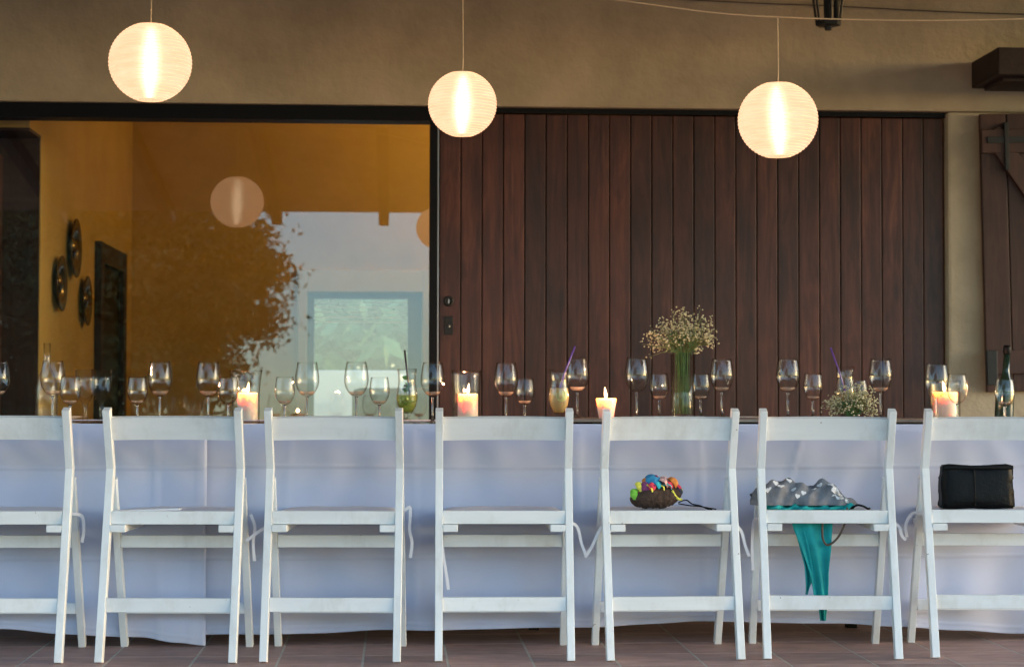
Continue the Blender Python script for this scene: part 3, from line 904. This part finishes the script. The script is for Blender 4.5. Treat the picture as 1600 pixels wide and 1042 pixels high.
# ------------------------------------------------------------------ glassware
def bowl_profile(o, bowl, inner, s):
    return [(0.0065, s)] + bowl + inner + [(0.0001, s + 0.006)]
def prof_wine(h, rb, rr, stem):
    s = stem * h
    o = [(0.0001, 0), (0.034, 0), (0.034, 0.0015), (0.012, 0.004), (0.0045, 0.012), (0.0036, 0.03), (0.0036, s - .008), (0.0065, s)]
    bowl = []
    N = 12
    for i in range(1, N + 1):
        t = i / N
        if t < 0.48:
            a = t / 0.48 * math.pi / 2
            r = 0.0065 + (rb - 0.0065) * math.sin(a) ** 0.85
            z = s + (h - s) * 0.48 * (1 - math.cos(a)) ** 0.75
        else:
            q = (t - .48) / .52
            r = rb + (rr - rb) * q ** 1.5
            z = s + (h - s) * t
        bowl.append((r, z))
    inner = [(max(0.0001, r - 0.0013), z + 0.0003) for r, z in bowl][::-1]
    inner[0] = (bowl[-1][0] - 0.0010, h)
    return bowl_profile(o, bowl, inner, s), bowl, s, o
def prof_small(h):
    return prof_wine(h, 0.0365, 0.0305, 0.40)
WINE, WB, WS, WSTEM = prof_wine(0.219, 0.0440, 0.0350, 0.43)
SMALL, SB_, SS, SSTEM = prof_small(0.164)
GOBLET = [(0.0001, 0), (0.031, 0), (0.031, 0.003), (0.010, 0.007), (0.007, 0.02), (0.008, 0.055), (0.012, 0.072), (0.024, 0.088), (0.0335, 0.115), (0.036, 0.15), (0.0365, 0.191),
          (0.0348, 0.191), (0.0340, 0.15), (0.0315, 0.117), (0.022, 0.092), (0.0001, 0.082)]
wstem_me = MB().lathe(WSTEM + [(0.0001, WS + 0.001)], 20).mesh('stem', 'stem_glass', True)
sstem_me = MB().lathe(SSTEM + [(0.0001, SS + 0.001)], 20).mesh('stem', 'stem_glass', True)
wine_me = MB().lathe(WINE, 32).mesh('bowl', 'glass', True)
small_me = MB().lathe(SMALL, 32).mesh('bowl', 'glass', True)
gob_me = MB().lathe(GOBLET, 32).mesh('bowl', 'glass', True)
def refraction_fill(bowl, s, zmax, mat):
    pr = [(0.0001, s + 0.0065)] + [(max(.0002, r - 0.0017), z + .0004) for r, z in bowl if z < zmax]
    pr.append((pr[-1][0], zmax)); pr.append((0.0001, zmax))
    return MB().lathe(pr, 28).mesh('wine', mat, True)
wl = refraction_fill(WB, WS, 0.113, 'wine')
sl = refraction_fill(SB_, SS, 0.080, 'wine')
def stem_glass(kind, x, y, label, liquid=False, base=TZ, lean=0.0, hs=1.0):
    t = thing('wine_glass' if kind != 'goblet' else 'water_goblet', label, 'glass', (x, y, base + 0.0002), random.uniform(0, 3), 'stemmed glasses on the table')
    me = {'wine': wine_me, 'small': small_me, 'goblet': gob_me}[kind]
    b = link('bowl', me, t)
    b.scale = (1, 1, hs)
    if kind != 'goblet':
        q = link('stem', wstem_me if kind == 'wine' else sstem_me, t); q.scale = (1, 1, hs)
    if liquid:
        l = link('wine', wl if kind == 'wine' else sl, t); l.scale = (1, 1, hs)  # tinted fill imitating refracted light in the bowl, no real drink
for a in [
    ('wine', -1.404, 6.90, 'large wine glass cut off by the left edge of the picture', True),
    ('wine', -1.201, 6.85, 'large wine glass standing before the clear carafe', True),
    ('wine', -0.833, 6.90, 'large wine glass above the chair with rumpled cushion, beside a small glass', True),
    ('wine', -0.662, 6.90, 'large wine glass just left of the leftmost hurricane candle', True),
    ('wine', -0.316, 7.00, 'large wine glass to the right of the leftmost hurricane candle', True),
    ('wine', -0.136, 6.90, 'tall large wine glass against the pale mirrored sky, left of the green cocktail', True),
    ('wine', 0.138, 6.95, 'large wine glass between green cocktail and black door post', True),
    ('wine', 0.404, 6.95, 'large wine glass right of the middle hurricane candle', True),
    ('wine', 0.668, 7.00, 'large wine glass behind the purple straw of the lemon cocktail', True),
    ('wine', 0.874, 6.90, 'large wine glass right of the bare lit candle', False),
    ('wine', 1.210, 7.05, 'large wine glass right of the tall flower vase', True),
    ('wine', 1.436, 6.95, 'large wine glass above the left side of the scarf chair', True),
    ('wine', 1.793, 7.00, 'large wine glass right of the low flower bunch', True),
    ('wine', 1.969, 6.88, 'large wine glass left of the rightmost candle', False)]:
    stem_glass(a[0], a[1], a[2], a[3], a[4], BZ if 0.53 < a[1] < 1.95 and 6.75 < a[2] < 7.19 else TZ)
for a in [
    (-1.115, 6.70, 'small wine glass between the big glass and the two water goblets', True),
    (-0.899, 6.80, 'small wine glass left of a large one, above the second chair from left', True),
    (-0.587, 6.85, 'small wine glass overlapping the left side of the leftmost hurricane candle', False),
    (-0.391, 6.90, 'small wine glass just right of the leftmost hurricane candle', True),
    (-0.053, 6.85, 'small wine glass just left of the green cocktail', True),
    (0.479, 7.05, 'small wine glass left of the lemon cocktail', True),
    (0.970, 7.00, 'small wine glass just left of the tall flower vase', True),
    (1.139, 7.10, 'small wine glass half behind the right edge of the flower vase', True),
    (1.529, 6.95, 'small wine glass left of the low flower bunch', True),
    (1.768, 7.24, 'small wine glass half hidden behind the low flower bunch', False),
    (2.015, 6.78, 'small wine glass in front of the rightmost candle', False),
    (2.195, 6.80, 'small wine glass before the dark green bottle at the right', True)]:
    stem_glass('small', a[0], a[1], a[2], a[3], BZ if 0.53 < a[0] < 1.95 and 6.75 < a[1] < 7.19 else TZ, 0, 1.0 if a[0] != 2.015 else 1.1)
stem_glass('goblet', -1.103, 6.95, 'tall straight water goblet, nearer of the overlapping pair')
stem_glass('goblet', -1.066, 7.08, 'tall straight water goblet, farther of the overlapping pair')

# carafe and wine bottle
ca = thing('carafe', 'slim clear glass carafe behind the large wine glass at left', 'carafe', (-1.27, 7.12, TZ))
MB().lathe([(0.0001, 0), (0.038, 0), (0.040, 0.01), (0.040, 0.12), (0.030, 0.17), (0.014, 0.20), (0.012, 0.23), (0.013, 0.288), (0.0115, 0.288), (0.0105, 0.23), (0.012, 0.20), (0.028, 0.168), (0.0375, 0.12), (0.0375, 0.012), (0.0001, 0.010)], 28).build('glass_body', 'glass', ca, True)
bt = thing('wine_bottle', 'dark green wine bottle at the right end of the table', 'bottle', (2.352, 7.30, TZ + 0.0005))
bt.rotation_euler = (0, R(3.0), 0)
MB().lathe([(0.0001, 0), (0.034, 0), (0.036, 0.008), (0.036, 0.120), (0.031, 0.145), (0.018, 0.175), (0.0135, 0.20), (0.0125, 0.262), (0.0001, 0.262)], 28).build('bottle_body', 'bottle_green', bt, True)
MB().lathe([(0.0135, 0.2625), (0.0155, 0.265), (0.0155, 0.285), (0.013, 0.296), (0.0001, 0.297)], 20).build('cap', 'black_steel', bt, True)

# ------------------------------------------------------------------ candles
def flame_parts(parent, z, tilt=0.0, s=1.0, watt=1.0):
    MB().tube([(0, 0, z - 0.002), (0.001, 0, z + 0.009)], 0.0012, 6).build('wick', 'wick', parent)
    fl = MB().lathe([(0.0001, 0), (0.0035 * s, 0.004 * s), (0.0055 * s, 0.010 * s), (0.0050 * s, 0.018 * s), (0.003 * s, 0.028 * s), (0.0012 * s, 0.036 * s), (0.0001, 0.040 * s)], 14)
    f = fl.build('flame', 'flame', parent, True, (0, 0, z + 0.003)); f.rotation_euler = (0, tilt, 0)
    d = bpy.data.lights.new('candle_light', 'POINT'); d.energy = 7.0 * watt * K; d.color = (1.0, 0.46, 0.22); d.shadow_soft_size = 0.006
    l = bpy.data.objects.new('candle_light', d); COL.objects.link(l); l.parent = parent; l.location = (0, 0, z + 0.02 * s)
def candle(label, x, y, z, r0, r1, h, tilt=0, s=1.0, watt=1.0):
    t = thing('pillar_candle', label, 'candle', (x, y, z), 0, 'lit candles on the table')
    MB().lathe([(0.0001, 0), (r0 * .98, 0), (r0, 0.002), (r1, h - .003), (r1 * .96, h), (r1 * .7, h - 0.002), (0.006, h - .004), (0.0001, h - .004)], 32).build('wax_body', 'wax', t, True)
    flame_parts(t, h - 0.004, tilt, s, watt)
def hurricane(label, x, y, h, rt_, rb_):
    t = thing('hurricane_glass', label, 'candle holder', (x, y, TZ + 0.0003), 0, 'glass candle holders')
    th = 0.0018
    pr = [(0.0001, 0), (rb_, 0), (rb_ + .001, 0.004)]
    out = [(rb_ + (rt_ - rb_) * (max(0, (k / 10 - .45) / .55)) ** 1.8, 0.006 + (h - .006) * k / 10) for k in range(11)]
    inn = [(r - th, zz) for r, zz in out[::-1]]
    MB().lathe(pr + out + inn[:-1] + [(rb_ - th, 0.010), (0.0001, 0.009)], 40).build('glass_body', 'glass', t, True)
hurricane('tall clear hurricane glass around a lit candle, leftmost on the table', -0.538, 7.02, 0.190, 0.060, 0.050)
candle('white pillar candle inside the leftmost hurricane glass', -0.532, 7.02, TZ + 0.0098, 0.037, 0.037, 0.098, 0.1, 1.0, 0.9)
hurricane('tall clear hurricane glass around a lit candle, before the plank door lock', 0.262, 7.02, 0.192, 0.056, 0.050)
candle('white pillar candle inside the middle hurricane glass', 0.268, 7.02, TZ + 0.0098, 0.037, 0.037, 0.096, 0.1, 1.0, 0.9)
hurricane('clear hurricane glass holding the rightmost candle', 2.04, 7.02, 0.158, 0.058, 0.056)
candle('wide glowing candle farthest right, behind two wine glasses', 2.04, 7.02, TZ + 0.0098, 0.046, 0.046, 0.105, -0.2, 1.1, 1.2)
candle('short tapered bare candle with tall flame between two chairs', 0.752, 6.80, BZ + 0.0003, 0.026, 0.037, 0.072, -0.12, 1.05, 0.8)

# ------------------------------------------------------------------ cocktails
def cocktail(name, label, x, y, z0, liquid, lz, straw_mat, straw, fruit):
    t = thing(name, label, 'cocktail', (x, y, z0 + 0.0003))
    pr = [(0.0001, 0), (0.030, 0), (0.030, 0.004), (0.012, 0.010), (0.010, 0.026), (0.018, 0.036), (0.032, 0.062), (0.0375, 0.090), (0.034, 0.120), (0.0305, 0.145), (0.0315, 0.170), (0.035, 0.192)]
    inn = [(r - .0018, z) for r, z in pr[:4:-1]]
    MB().lathe(pr + inn + [(0.0001, 0.040)], 32).build('glass_body', 'glass', t, True)
    lp_ = [(0.0001, 0.0405), (0.016, 0.040), (0.0295, 0.063), (0.0350, 0.090)] + ([(0.0318, 0.120)] if lz > .12 else [])
    lp_ += [(lp_[-1][0] - .0006, lz), (0.0001, lz)]
    MB().lathe(lp_, 28).build('drink', liquid, t, True)
    MB().tube(straw, 0.0032, 8).build('straw', straw_mat, t, True)
    if fruit == 'lemon':
        l = MB().lathe([(0.0001, -0.003), (0.024, -0.003), (0.0255, 0), (0.024, 0.003), (0.0001, 0.003)], 26)
        o = l.build('lemon_slice', 'lemon', t, True, (0.006, -0.0305, 0.098)); o.rotation_euler = (R(84), 0, 0); o.scale = (.78, .78, .78)
    if fruit == 'mint':
        r = random.Random(2)
        for k in range(9):
            o = link('mint_leaf', MINT, t, (r.uniform(-.017, .017), r.uniform(-.02, .01), r.uniform(.07, .165)))
            o.rotation_euler = (r.uniform(0, 6), r.uniform(0, 6), r.uniform(0, 6))
        for k in range(4):
            o = link('ice_cube', ICE, t, (r.uniform(-.012, .012), r.uniform(-.012, .012), .075 + k * 0.017))
            o.rotation_euler = (r.uniform(0, 6), r.uniform(0, 6), r.uniform(0, 6))
MINT = MB().add([(0, -.016, 0), (.006, -.006, .002), (.008, .004, .003), (0, .016, 0), (-.008, .004, .003), (-.006, -.006, .002), (0, 0, -.001)], [(0, 1, 6), (1, 2, 6), (2, 3, 6), (3, 4, 6), (4, 5, 6), (5, 0, 6)]).mesh('mint_leaf', 'mint')
ICE = MB().box(-.008, .008, -.008, .008, -.008, .008, .002).mesh('ice_cube', 'ice')
cocktail('lemon_cocktail', 'pale lemon cocktail with purple straw leaning right', 0.575, 6.70, TZ, 'lemonade', 0.126, 'purple', [(0.004, 0.0, 0.128), (0.022, 0.006, 0.185), (0.057, 0.012, 0.272)], 'lemon')
cocktail('mint_cocktail', 'green mint cocktail with short dark straw before the mirrored sky', 0.044, 6.74, TZ, 'mojito', 0.10, 'dark_straw', [(0.010, 0.0, 0.095), (0.0, 0.005, 0.18), (-0.009, 0.008, 0.258)], 'mint')
cocktail('empty_cocktail_glass', 'cocktail glass with purple straw leaning left behind the low flowers', 1.665, 7.02, BZ - 0.002, 'lemonade', 0.075, 'purple', [(0.006, 0.0, 0.078), (-0.02, 0.004, 0.17), (-0.052, 0.01, 0.262)], None)

# ------------------------------------------------------------------ flowers
def bouquet(name, label, x, y, z, stem_len, spread, n, seed, zsq, stem_r):
    t = thing(name, label, 'flowers', (x, y, z))
    r = random.Random(seed)
    st = MB(); tw = MB(); bl = MB()
    ico = bmesh.new(); bmesh.ops.create_icosphere(ico, subdivisions=1, radius=1.0)
    ico.verts.ensure_lookup_table(); ico.verts.index_update()
    iv = [v.co.copy() for v in ico.verts]; iff = [[v.index for v in f.verts] for f in ico.faces]; ico.free()
    for k in range(n):
        a = r.uniform(0, 6.28); q = math.sqrt(r.random())
        bx, by = math.cos(a) * stem_r * r.random(), math.sin(a) * stem_r * r.random()
        top = Vector((math.cos(a) * stem_r * .9 * r.random(), math.sin(a) * stem_r * .9 * r.random(), stem_len))
        end = Vector((math.cos(a) * spread * q, math.sin(a) * spread * q * .8, stem_len + spread * zsq * (0.10 + 1.15 * math.sqrt(max(0, 1 - q * q)) * r.uniform(.25, 1.0))))
        st.tube([(bx, by, 0.012), top.lerp(Vector((bx, by, .012)), .3), top], 0.0014, 5)
        for m_ in range(5):
            e = end + Vector((r.gauss(0, 1), r.gauss(0, 1), r.gauss(0, 1))) * (spread * .16)
            mid = top.lerp(e, .5) + Vector((0, 0, .01))
            if m_ < 3: tw.tube([top, mid, e], 0.0009, 3, False)
            for w in range(3):
                c = e + Vector((r.gauss(0, 1), r.gauss(0, 1), r.gauss(0, 1))) * 0.007
                s = r.uniform(0.0018, 0.0038)
                bl.add([c + v * s for v in iv], iff)
    st.build('stems', 'stem_green', t); tw.build('twigs', 'twig', t)
    tag(bl.build('blossoms', 'blossom', t, True), kind='stuff')
    lv = MB()
    for k in range(n * 3):
        a = r.uniform(0, 6.28); q = r.uniform(.1, .9)
        c = Vector((math.cos(a) * spread * q * .6, math.sin(a) * spread * q * .5, stem_len + spread * zsq * r.uniform(0, .55)))
        d = Vector((r.uniform(-1, 1), r.uniform(-1, 1), r.uniform(.3, 1))).normalized() * .022
        s = d.cross(Vector((0.3, 1, 0))).normalized() * .0022
        lv.add([c - d * .5, c + s, c + d * .5, c - s], [(0, 1, 2, 3)])
    tag(lv.build('leaves', 'stem_green', t), kind='stuff')
vs_ = thing('flower_vase', 'tall clear cylinder vase holding the white flower bunch', 'vase', (1.052, 6.98, BZ + 0.0003))
MB().lathe([(0.0001, 0), (0.041, 0), (0.042, 0.004), (0.043, 0.232), (0.0412, 0.232), (0.0405, 0.012), (0.0001, 0.010)], 36).build('glass_body', 'glass', vs_, True)
MB().lathe([(0.0001, 0.0105), (0.0400, 0.0125), (0.0402, 0.15), (0.0001, 0.15)], 32).build('water', 'water', vs_, True)
bouquet('flower_bunch', 'loose bunch of tiny white flowers in the tall vase', 1.052, 6.98, BZ + 0.004, 0.235, 0.118, 64, 4, 1.05, 0.030)
v2 = thing('flower_vase', 'low clear vase under the small flower bunch behind the scarf chair', 'vase', (1.611, 6.70, TZ + 0.0003))
MB().lathe([(0.0001, 0), (0.032, 0), (0.033, 0.004), (0.034, 0.034), (0.0322, 0.034), (0.0315, 0.010), (0.0001, 0.009)], 30).build('glass_body', 'glass', v2, True)
bouquet('flower_bunch', 'low bunch of tiny white flowers peeking over the scarf chair', 1.611, 6.70, TZ + 0.004, 0.034, 0.080, 60, 8, 0.95, 0.026)

# plates and napkins glimpsed above the chair rails
for k, (x, y, lab) in enumerate([(-1.28, 7.2, 'white napkin on a plate at the far left of the table'), (-0.745, 7.25, 'white napkin on a plate left of the leftmost hurricane candle'), (-0.20, 7.25, 'white napkin on a plate behind the third chair from left'), (0.36, 7.25, 'white napkin on a plate by the middle hurricane candle'), (1.33, 7.27, 'white napkin on a plate between flower vase and scarf chair glasses')]):
    t = thing('plate', lab, 'plate', (x, y, TZ + 0.0003), 0, 'plates with napkins on the table')
    MB().lathe([(0.0001, 0), (0.07, 0), (0.085, 0.006), (0.125, 0.018), (0.125, 0.020), (0.084, 0.009), (0.07, 0.004), (0.0001, 0.004)], 36).build('dish', 'plate_grey', t, True)
    MB().box(-0.05, 0.05, -0.035, 0.035, 0.0045, 0.020, 0.005, Matrix.Rotation(R(20 + 17 * k), 4, 'Z')).build('napkin', 'napkin', t, True)

# ------------------------------------------------------------------ things left on the chairs
CT = 0.4655
# flowered bag
fb = thing('flowered_bag', 'small brown woven bag topped with colourful fabric flowers on chair', 'bag', (0.852, 6.245, CT))
vs = []; fs = []; NU, NV = 30, 18
rb_ = random.Random(3)
for i in range(NU + 1):
    u = i / NU * 2 - 1
    w = max(0.02, (1 - abs(u) ** 2.6)) ** .5
    for j in range(NV):
        a = 2 * math.pi * j / NV
        ca_, sa_ = math.cos(a), math.sin(a)
        z = 0.032 + 0.033 * w * (abs(sa_) ** .8) * (1 if sa_ > 0 else -1)
        if sa_ < 0: z = max(0.0005, z + 0.004)
        n = 0.0022 * math.sin(u * 19 + a * 5) + 0.0018 * math.sin(u * 31 - a * 7)
        vs.append((u * 0.084 + (0.010 * (z - .03) / .03), 0.045 * w * ca_ * (1 + n * 10) + n, max(0.0005, z + n + 0.006 * (1 - w) * u)))
for i in range(NU):
    for j in range(NV):
        fs.append((i * NV + j, i * NV + (j + 1) % NV, (i + 1) * NV + (j + 1) % NV, (i + 1) * NV + j))
fs += [tuple(range(NV)), tuple(NU * NV + j for j in range(NV))]
MB().add([(x, y, z * 1.2) for x, y, z in vs], fs).build('woven_body', 'woven_brown', fb, True)
cols = [('blue', (0.01, 0.16, 0.30)), ('red', (0.50, 0.02, 0.05)), ('orange', (0.60, 0.16, 0.02)), ('yellow', (0.55, 0.48, 0.05)), ('green', (0.14, 0.40, 0.03)), ('pink', (0.60, 0.28, 0.24)), ('turquoise', (0.02, 0.33, 0.36)), ('plum', (0.14, 0.02, 0.09)), ('ink', (0.008, 0.012, 0.03))]
for n, c in cols:
    M['felt_' + n] = surf('felt_' + n, tuple(min(.8, v * 1.5 + .02) for v in c), 0.85, 0.2, 60, 0.3, 120)
def petal_flower(parent, p, r, mat, k=6, tilt=(0, 0)):
    vv = []; ff = []; SEG, RG = 30, 8
    for i in range(RG + 1):
        e = i / RG * math.pi * 0.62
        for q in range(SEG):
            a = 2 * math.pi * q / SEG
            lob = 1 + 0.20 * abs(math.sin(a * k / 2)) * math.sin(e) - 0.10
            vv.append((r * lob * math.sin(e) * math.cos(a), r * lob * math.sin(e) * math.sin(a), r * 0.85 * (math.cos(e) - 0.25 * math.exp(-(e / .3) ** 2))))
    for i in range(RG):
        for q in range(SEG):
            ff.append((i * SEG + q, i * SEG + (q + 1) % SEG, (i + 1) * SEG + (q + 1) % SEG, (i + 1) * SEG + q))
    o = MB().add(vv, ff).build('fabric_flower', mat, parent, True, p)
    o.rotation_euler = (tilt[0], tilt[1], random.uniform(0, 3))
    MB().lathe([(0.0001, r * .88), (r * .16, r * .82), (r * .22, r * .66), (0.0001, r * .55)], 12).build('flower_centre', random.choice(['felt_yellow', 'felt_red', 'felt_plum']), o, True)
for (x, y, z, r, c, tx, ty) in [(-.066, -.012, .044, .018, 'green', 1.1, -.5), (-.052, -.012, .068, .017, 'yellow', .9, -.3), (-.034, -.018, .068, .017, 'plum', 1.0, 0), (-.014, -.028, .070, .013, 'red', 1.2, 0), (-.006, .000, .084, .027, 'blue', .5, 0),
        (.004, -.022, .074, .014, 'turquoise', 1.1, 0), (.022, -.020, .078, .017, 'pink', 1.0, .1), (.034, -.026, .066, .014, 'turquoise', 1.2, 0), (.030, .01, .086, .017, 'pink', .6, .2), (.056, -.004, .082, .018, 'orange', .9, .3), (-.028, .0, .082, .015, 'orange', .7, -.2),
        (.042, -.018, .074, .013, 'red', 1., .2), (.076, -.006, .056, .013, 'ink', 1.1, .6), (.072, -.004, .064, .012, 'red', .9, .5), (.016, -.03, .064, .010, 'yellow', 1.3, 0), (-.022, -.03, .060, .012, 'yellow', 1.3, 0)]:
    petal_flower(fb, (x * 1.02, y, z + .004), r * 1.1, 'felt_' + c, 6, (tx, ty))
MB().tube(smooth_path([(.050, -.034, .062), (.062, -.030, .044), (.074, -.020, .034), (.084, -.012, .032)]), 0.0042, 8).build('piping', 'felt_yellow', fb, True)
MB().tube(smooth_path([(.076, 0, .022), (.10, -.01, .030), (.118, -.02, .018), (.145, -.02, .012), (.165, -.045, .003), (.175, -.07, .0028)]), 0.0022, 6).build('cord_strap', 'black_steel', fb, True)
MB().tube(smooth_path([(.076, .005, .018), (.11, .0, .012), (.14, -.015, .010), (.168, -.03, .006), (.19, -.06, .003)]), 0.0022, 6).build('cord_strap', 'black_steel', fb, True)

# heart scarf and teal cloth
def drape(name, label, cat, x0, x1, yc, ay, hfn, mat, zoff, seed, loc):
    vs = []; fs = []; NU, NV = 70, 26
    r = random.Random(seed); ph = [r.uniform(0, 6.28) for _ in range(6)]
    def P(u, a):
        h = hfn(u)
        e = min(1.0, (u * 14) ** .6, ((1 - u) * 10) ** .6)
        x = x0 + (x1 - x0) * u
        n = 0.006 * math.sin(u * 23 + a * 2.2 + ph[0]) + 0.005 * math.sin(u * 41 - a * 4 + ph[1]) + 0.003 * math.sin(a * 8 + u * 11 + ph[2])
        return Vector((x + 0.006 * math.sin(a * 3 + ph[3]), yc + (ay * e + n) * math.cos(a) * -1, zoff + max(0.0006, (h + n) * abs(math.sin(a)) ** .8)))
    for i in range(NU + 1):
        for j in range(NV + 1):
            vs.append(P(i / NU, math.pi * j / NV))
    for i in range(NU):
        for j in range(NV):
            a = i * (NV + 1) + j
            fs.append((a, a + 1, a + NV + 2, a + NV + 1))
    t = thing(name, label, cat, loc)
    o = MB().add(vs, fs).build('folded_fabric', mat, t, True)
    return t, o, P
def hs(u):
    return 0.026 + 0.056 * math.exp(-((u - .30) / .26) ** 2) + 0.042 * math.exp(-((u - .70) / .14) ** 2) - 0.03 * max(0, (u - .85) / .15)
tcl, _, _ = drape('teal_cloth', 'bright teal cloth hanging down through the back of the scarf chair', 'cloth', -0.185, 0.125, 0.0, 0.052, lambda u: 0.013 + .004 * math.sin(u * 9), 'teal', 0, 5, (1.385, 6.248, CT))
scf, so, SP = drape('heart_scarf', 'rumpled grey scarf with white hearts lying on the teal cloth', 'scarf', -0.215, 0.135, 0.0, 0.050, hs, 'scarf_grey', 0.0, 8, (1.385, 6.252, CT + 0.0135))
def heart(u, a, s):
    c = SP(u, a); du = (SP(u + .01, a) - c).normalized(); dv = (SP(u, a + .02) - c).normalized()
    n = du.cross(dv).normalized()
    if n.y > 0: n = -n
    pts = []
    for k in range(20):
        t = 2 * math.pi * k / 20
        hx = 16 * math.sin(t) ** 3; hy = 13 * math.cos(t) - 5 * math.cos(2 * t) - 2 * math.cos(3 * t) - math.cos(4 * t)
        q = c + du * (hx / 16 * s) + dv * (hy / 16 * s)
        pts.append(q + n * 0.0016)
    mb = MB().add(pts + [p - n * .002 for p in pts], [tuple(range(20))] + [(k, (k + 1) % 20, 20 + (k + 1) % 20, 20 + k) for k in range(20)])
    mb.build('heart_print', 'heart_white', scf)
for (u, a, s) in [(.13, .75, .011), (.20, 1.15, .010), (.25, .70, .012), (.37, .75, .012), (.33, 1.2, .010), (.47, .6, .009), (.56, .9, .009), (.62, 1.2, .010), (.72, 1.1, .010), (.08, .5, .009), (.42, .35, .009)]:
    heart(u, a, s)
vs = []; fs = []
for i in range(13):
    for j in range(7):
        u = 0.74 + .14 * i / 12 + .03 * math.sin(j * 2.1); a = 0.35 + .6 * j / 6 + .12 * math.sin(i * .9)
        vs.append(SP(u + .02 * math.sin(j * 1.3), a) + Vector((0, -.0035, .0015)))
for i in range(12):
    for j in range(6):
        if (i + j) % 7 == 3 and j > 2: continue
        a = i * 7 + j; fs.append((a, a + 1, a + 8, a + 7))
MB().add(vs, fs).build('white_print', 'heart_white', scf, True)
def strip(pts, y0, seed):
    """hanging cloth: list of (xl, xr, z)"""
    vs = []; fs = []; N = 14
    r = random.Random(seed); ph = r.uniform(0, 6)
    P = []
    for (a, b) in zip(pts, pts[1:]):
        for k in range(8):
            t = k / 8
            P.append(tuple(a[m] + (b[m] - a[m]) * t for m in range(3)))
    P.append(pts[-1])
    for i, (xl, xr, z) in enumerate(P):
        for j in range(N + 1):
            t = j / N
            vs.append((xl + (xr - xl) * t, y0 + 0.008 * math.sin(t * 11 + ph + z * 9) + .002 * math.sin(z * 60), z))
    for i in range(len(P) - 1):
        for j in range(N):
            a = i * (N + 1) + j; fs.append((a, a + 1, a + N + 2, a + N + 1))
    o = MB().add(vs, fs).build('hanging_tail', 'teal', tcl, True)
    s = o.modifiers.new('thickness', 'SOLIDIFY'); s.thickness = 0.002
bx, by, bz = 1.385, 6.248, CT
strip([(1.292 - bx, 1.425 - bx, 0.474 - bz), (1.296 - bx, 1.426 - bx, 0.415 - bz), (1.325 - bx, 1.420 - bx, 0.34 - bz), (1.352 - bx, 1.412 - bx, 0.26 - bz), (1.366 - bx, 1.411 - bx, 0.175 - bz), (1.378 - bx, 1.407 - bx, 0.145 - bz), (1.384 - bx, 1.404 - bx, 0.105 - bz)], 6.199 - by, 1)
strip([(1.305 - bx, 1.36 - bx, 0.40 - bz), (1.335 - bx, 1.372 - bx, 0.28 - bz), (1.338 - bx, 1.362 - bx, 0.23 - bz), (1.340 - bx, 1.345 - bx, 0.19 - bz)], 6.207 - by, 2)
st = MB().tube(smooth_path([(1.405, 6.20, .472), (1.392, 6.185, .43), (1.391, 6.184, .375), (1.408, 6.184, .352), (1.44, 6.184, .375), (1.463, 6.185, .42), (1.475, 6.20, .470), (1.50, 6.215, .470)]), 0.0035, 8)
tag(st.build('brown_strap', 'strap_brown', None, True), 'thin brown strap looping below the seat beside the teal cloth', 'strap')
st2 = MB().tube(smooth_path([(1.49, 6.21, .4685), (1.51, 6.20, .480), (1.53, 6.20, .476), (1.545, 6.205, .4685), (1.555, 6.22, .4685)]), 0.0035, 8)
tag(st2.build('black_strap', 'black_steel', None, True), 'short black strap lying on the seat right of the grey scarf', 'strap')

# black handbag
hb = thing('handbag', 'soft black leather handbag standing on the rightmost chair', 'handbag', (1.925, 6.27, CT))
bm = bmesh.new(); bmesh.ops.create_cube(bm, size=1.0)
bmesh.ops.subdivide_edges(bm, edges=bm.edges[:], cuts=9, use_grid_fill=True)
for v in bm.verts:
    x, y, z = v.co.x, v.co.y, v.co.z + .5
    tp = 1 - 0.40 * z
    bulge = (1 - (2 * x) ** 4) * (1 - (2 * z - 1) ** 4)
    v.co = Vector((x * 0.245 * (1 - .03 * z) + .002 * math.sin(z * 9), y * 0.075 * tp * (0.75 + .3 * bulge) + 0.002 * math.sin(x * 37 + z * 11) + .0015 * math.sin(z * 31), z * 0.139 - 0.003 * math.cos(x * 9) * z + .003 * z))
    if v.co.z < 0.001: v.co.z = 0.0004
bmesh.ops.bevel(bm, geom=[e for e in bm.edges if e.calc_face_angle(0) > 0.9], offset=0.005, segments=2, affect='EDGES')
MB()._bm(bm) if False else None
me = bpy.data.meshes.new('bag_body'); bm.to_mesh(me); bm.free()
me.polygons.foreach_set('use_smooth', [True] * len(me.polygons)); me.materials.append(M['leather_black'])
link('bag_body', me, hb)
MB().tube(smooth_path([(-.016, -.040, .004), (-.016, -.044, .05), (-.015, -.034, .10), (-.015, -.024, .136)]), 0.0016, 6).build('seam', 'leather_black', hb, True)
MB().box(-0.119, 0.119, -0.027, -0.020, 0.128, 0.142, 0.003).build('top_band', 'leather_black', hb, True)
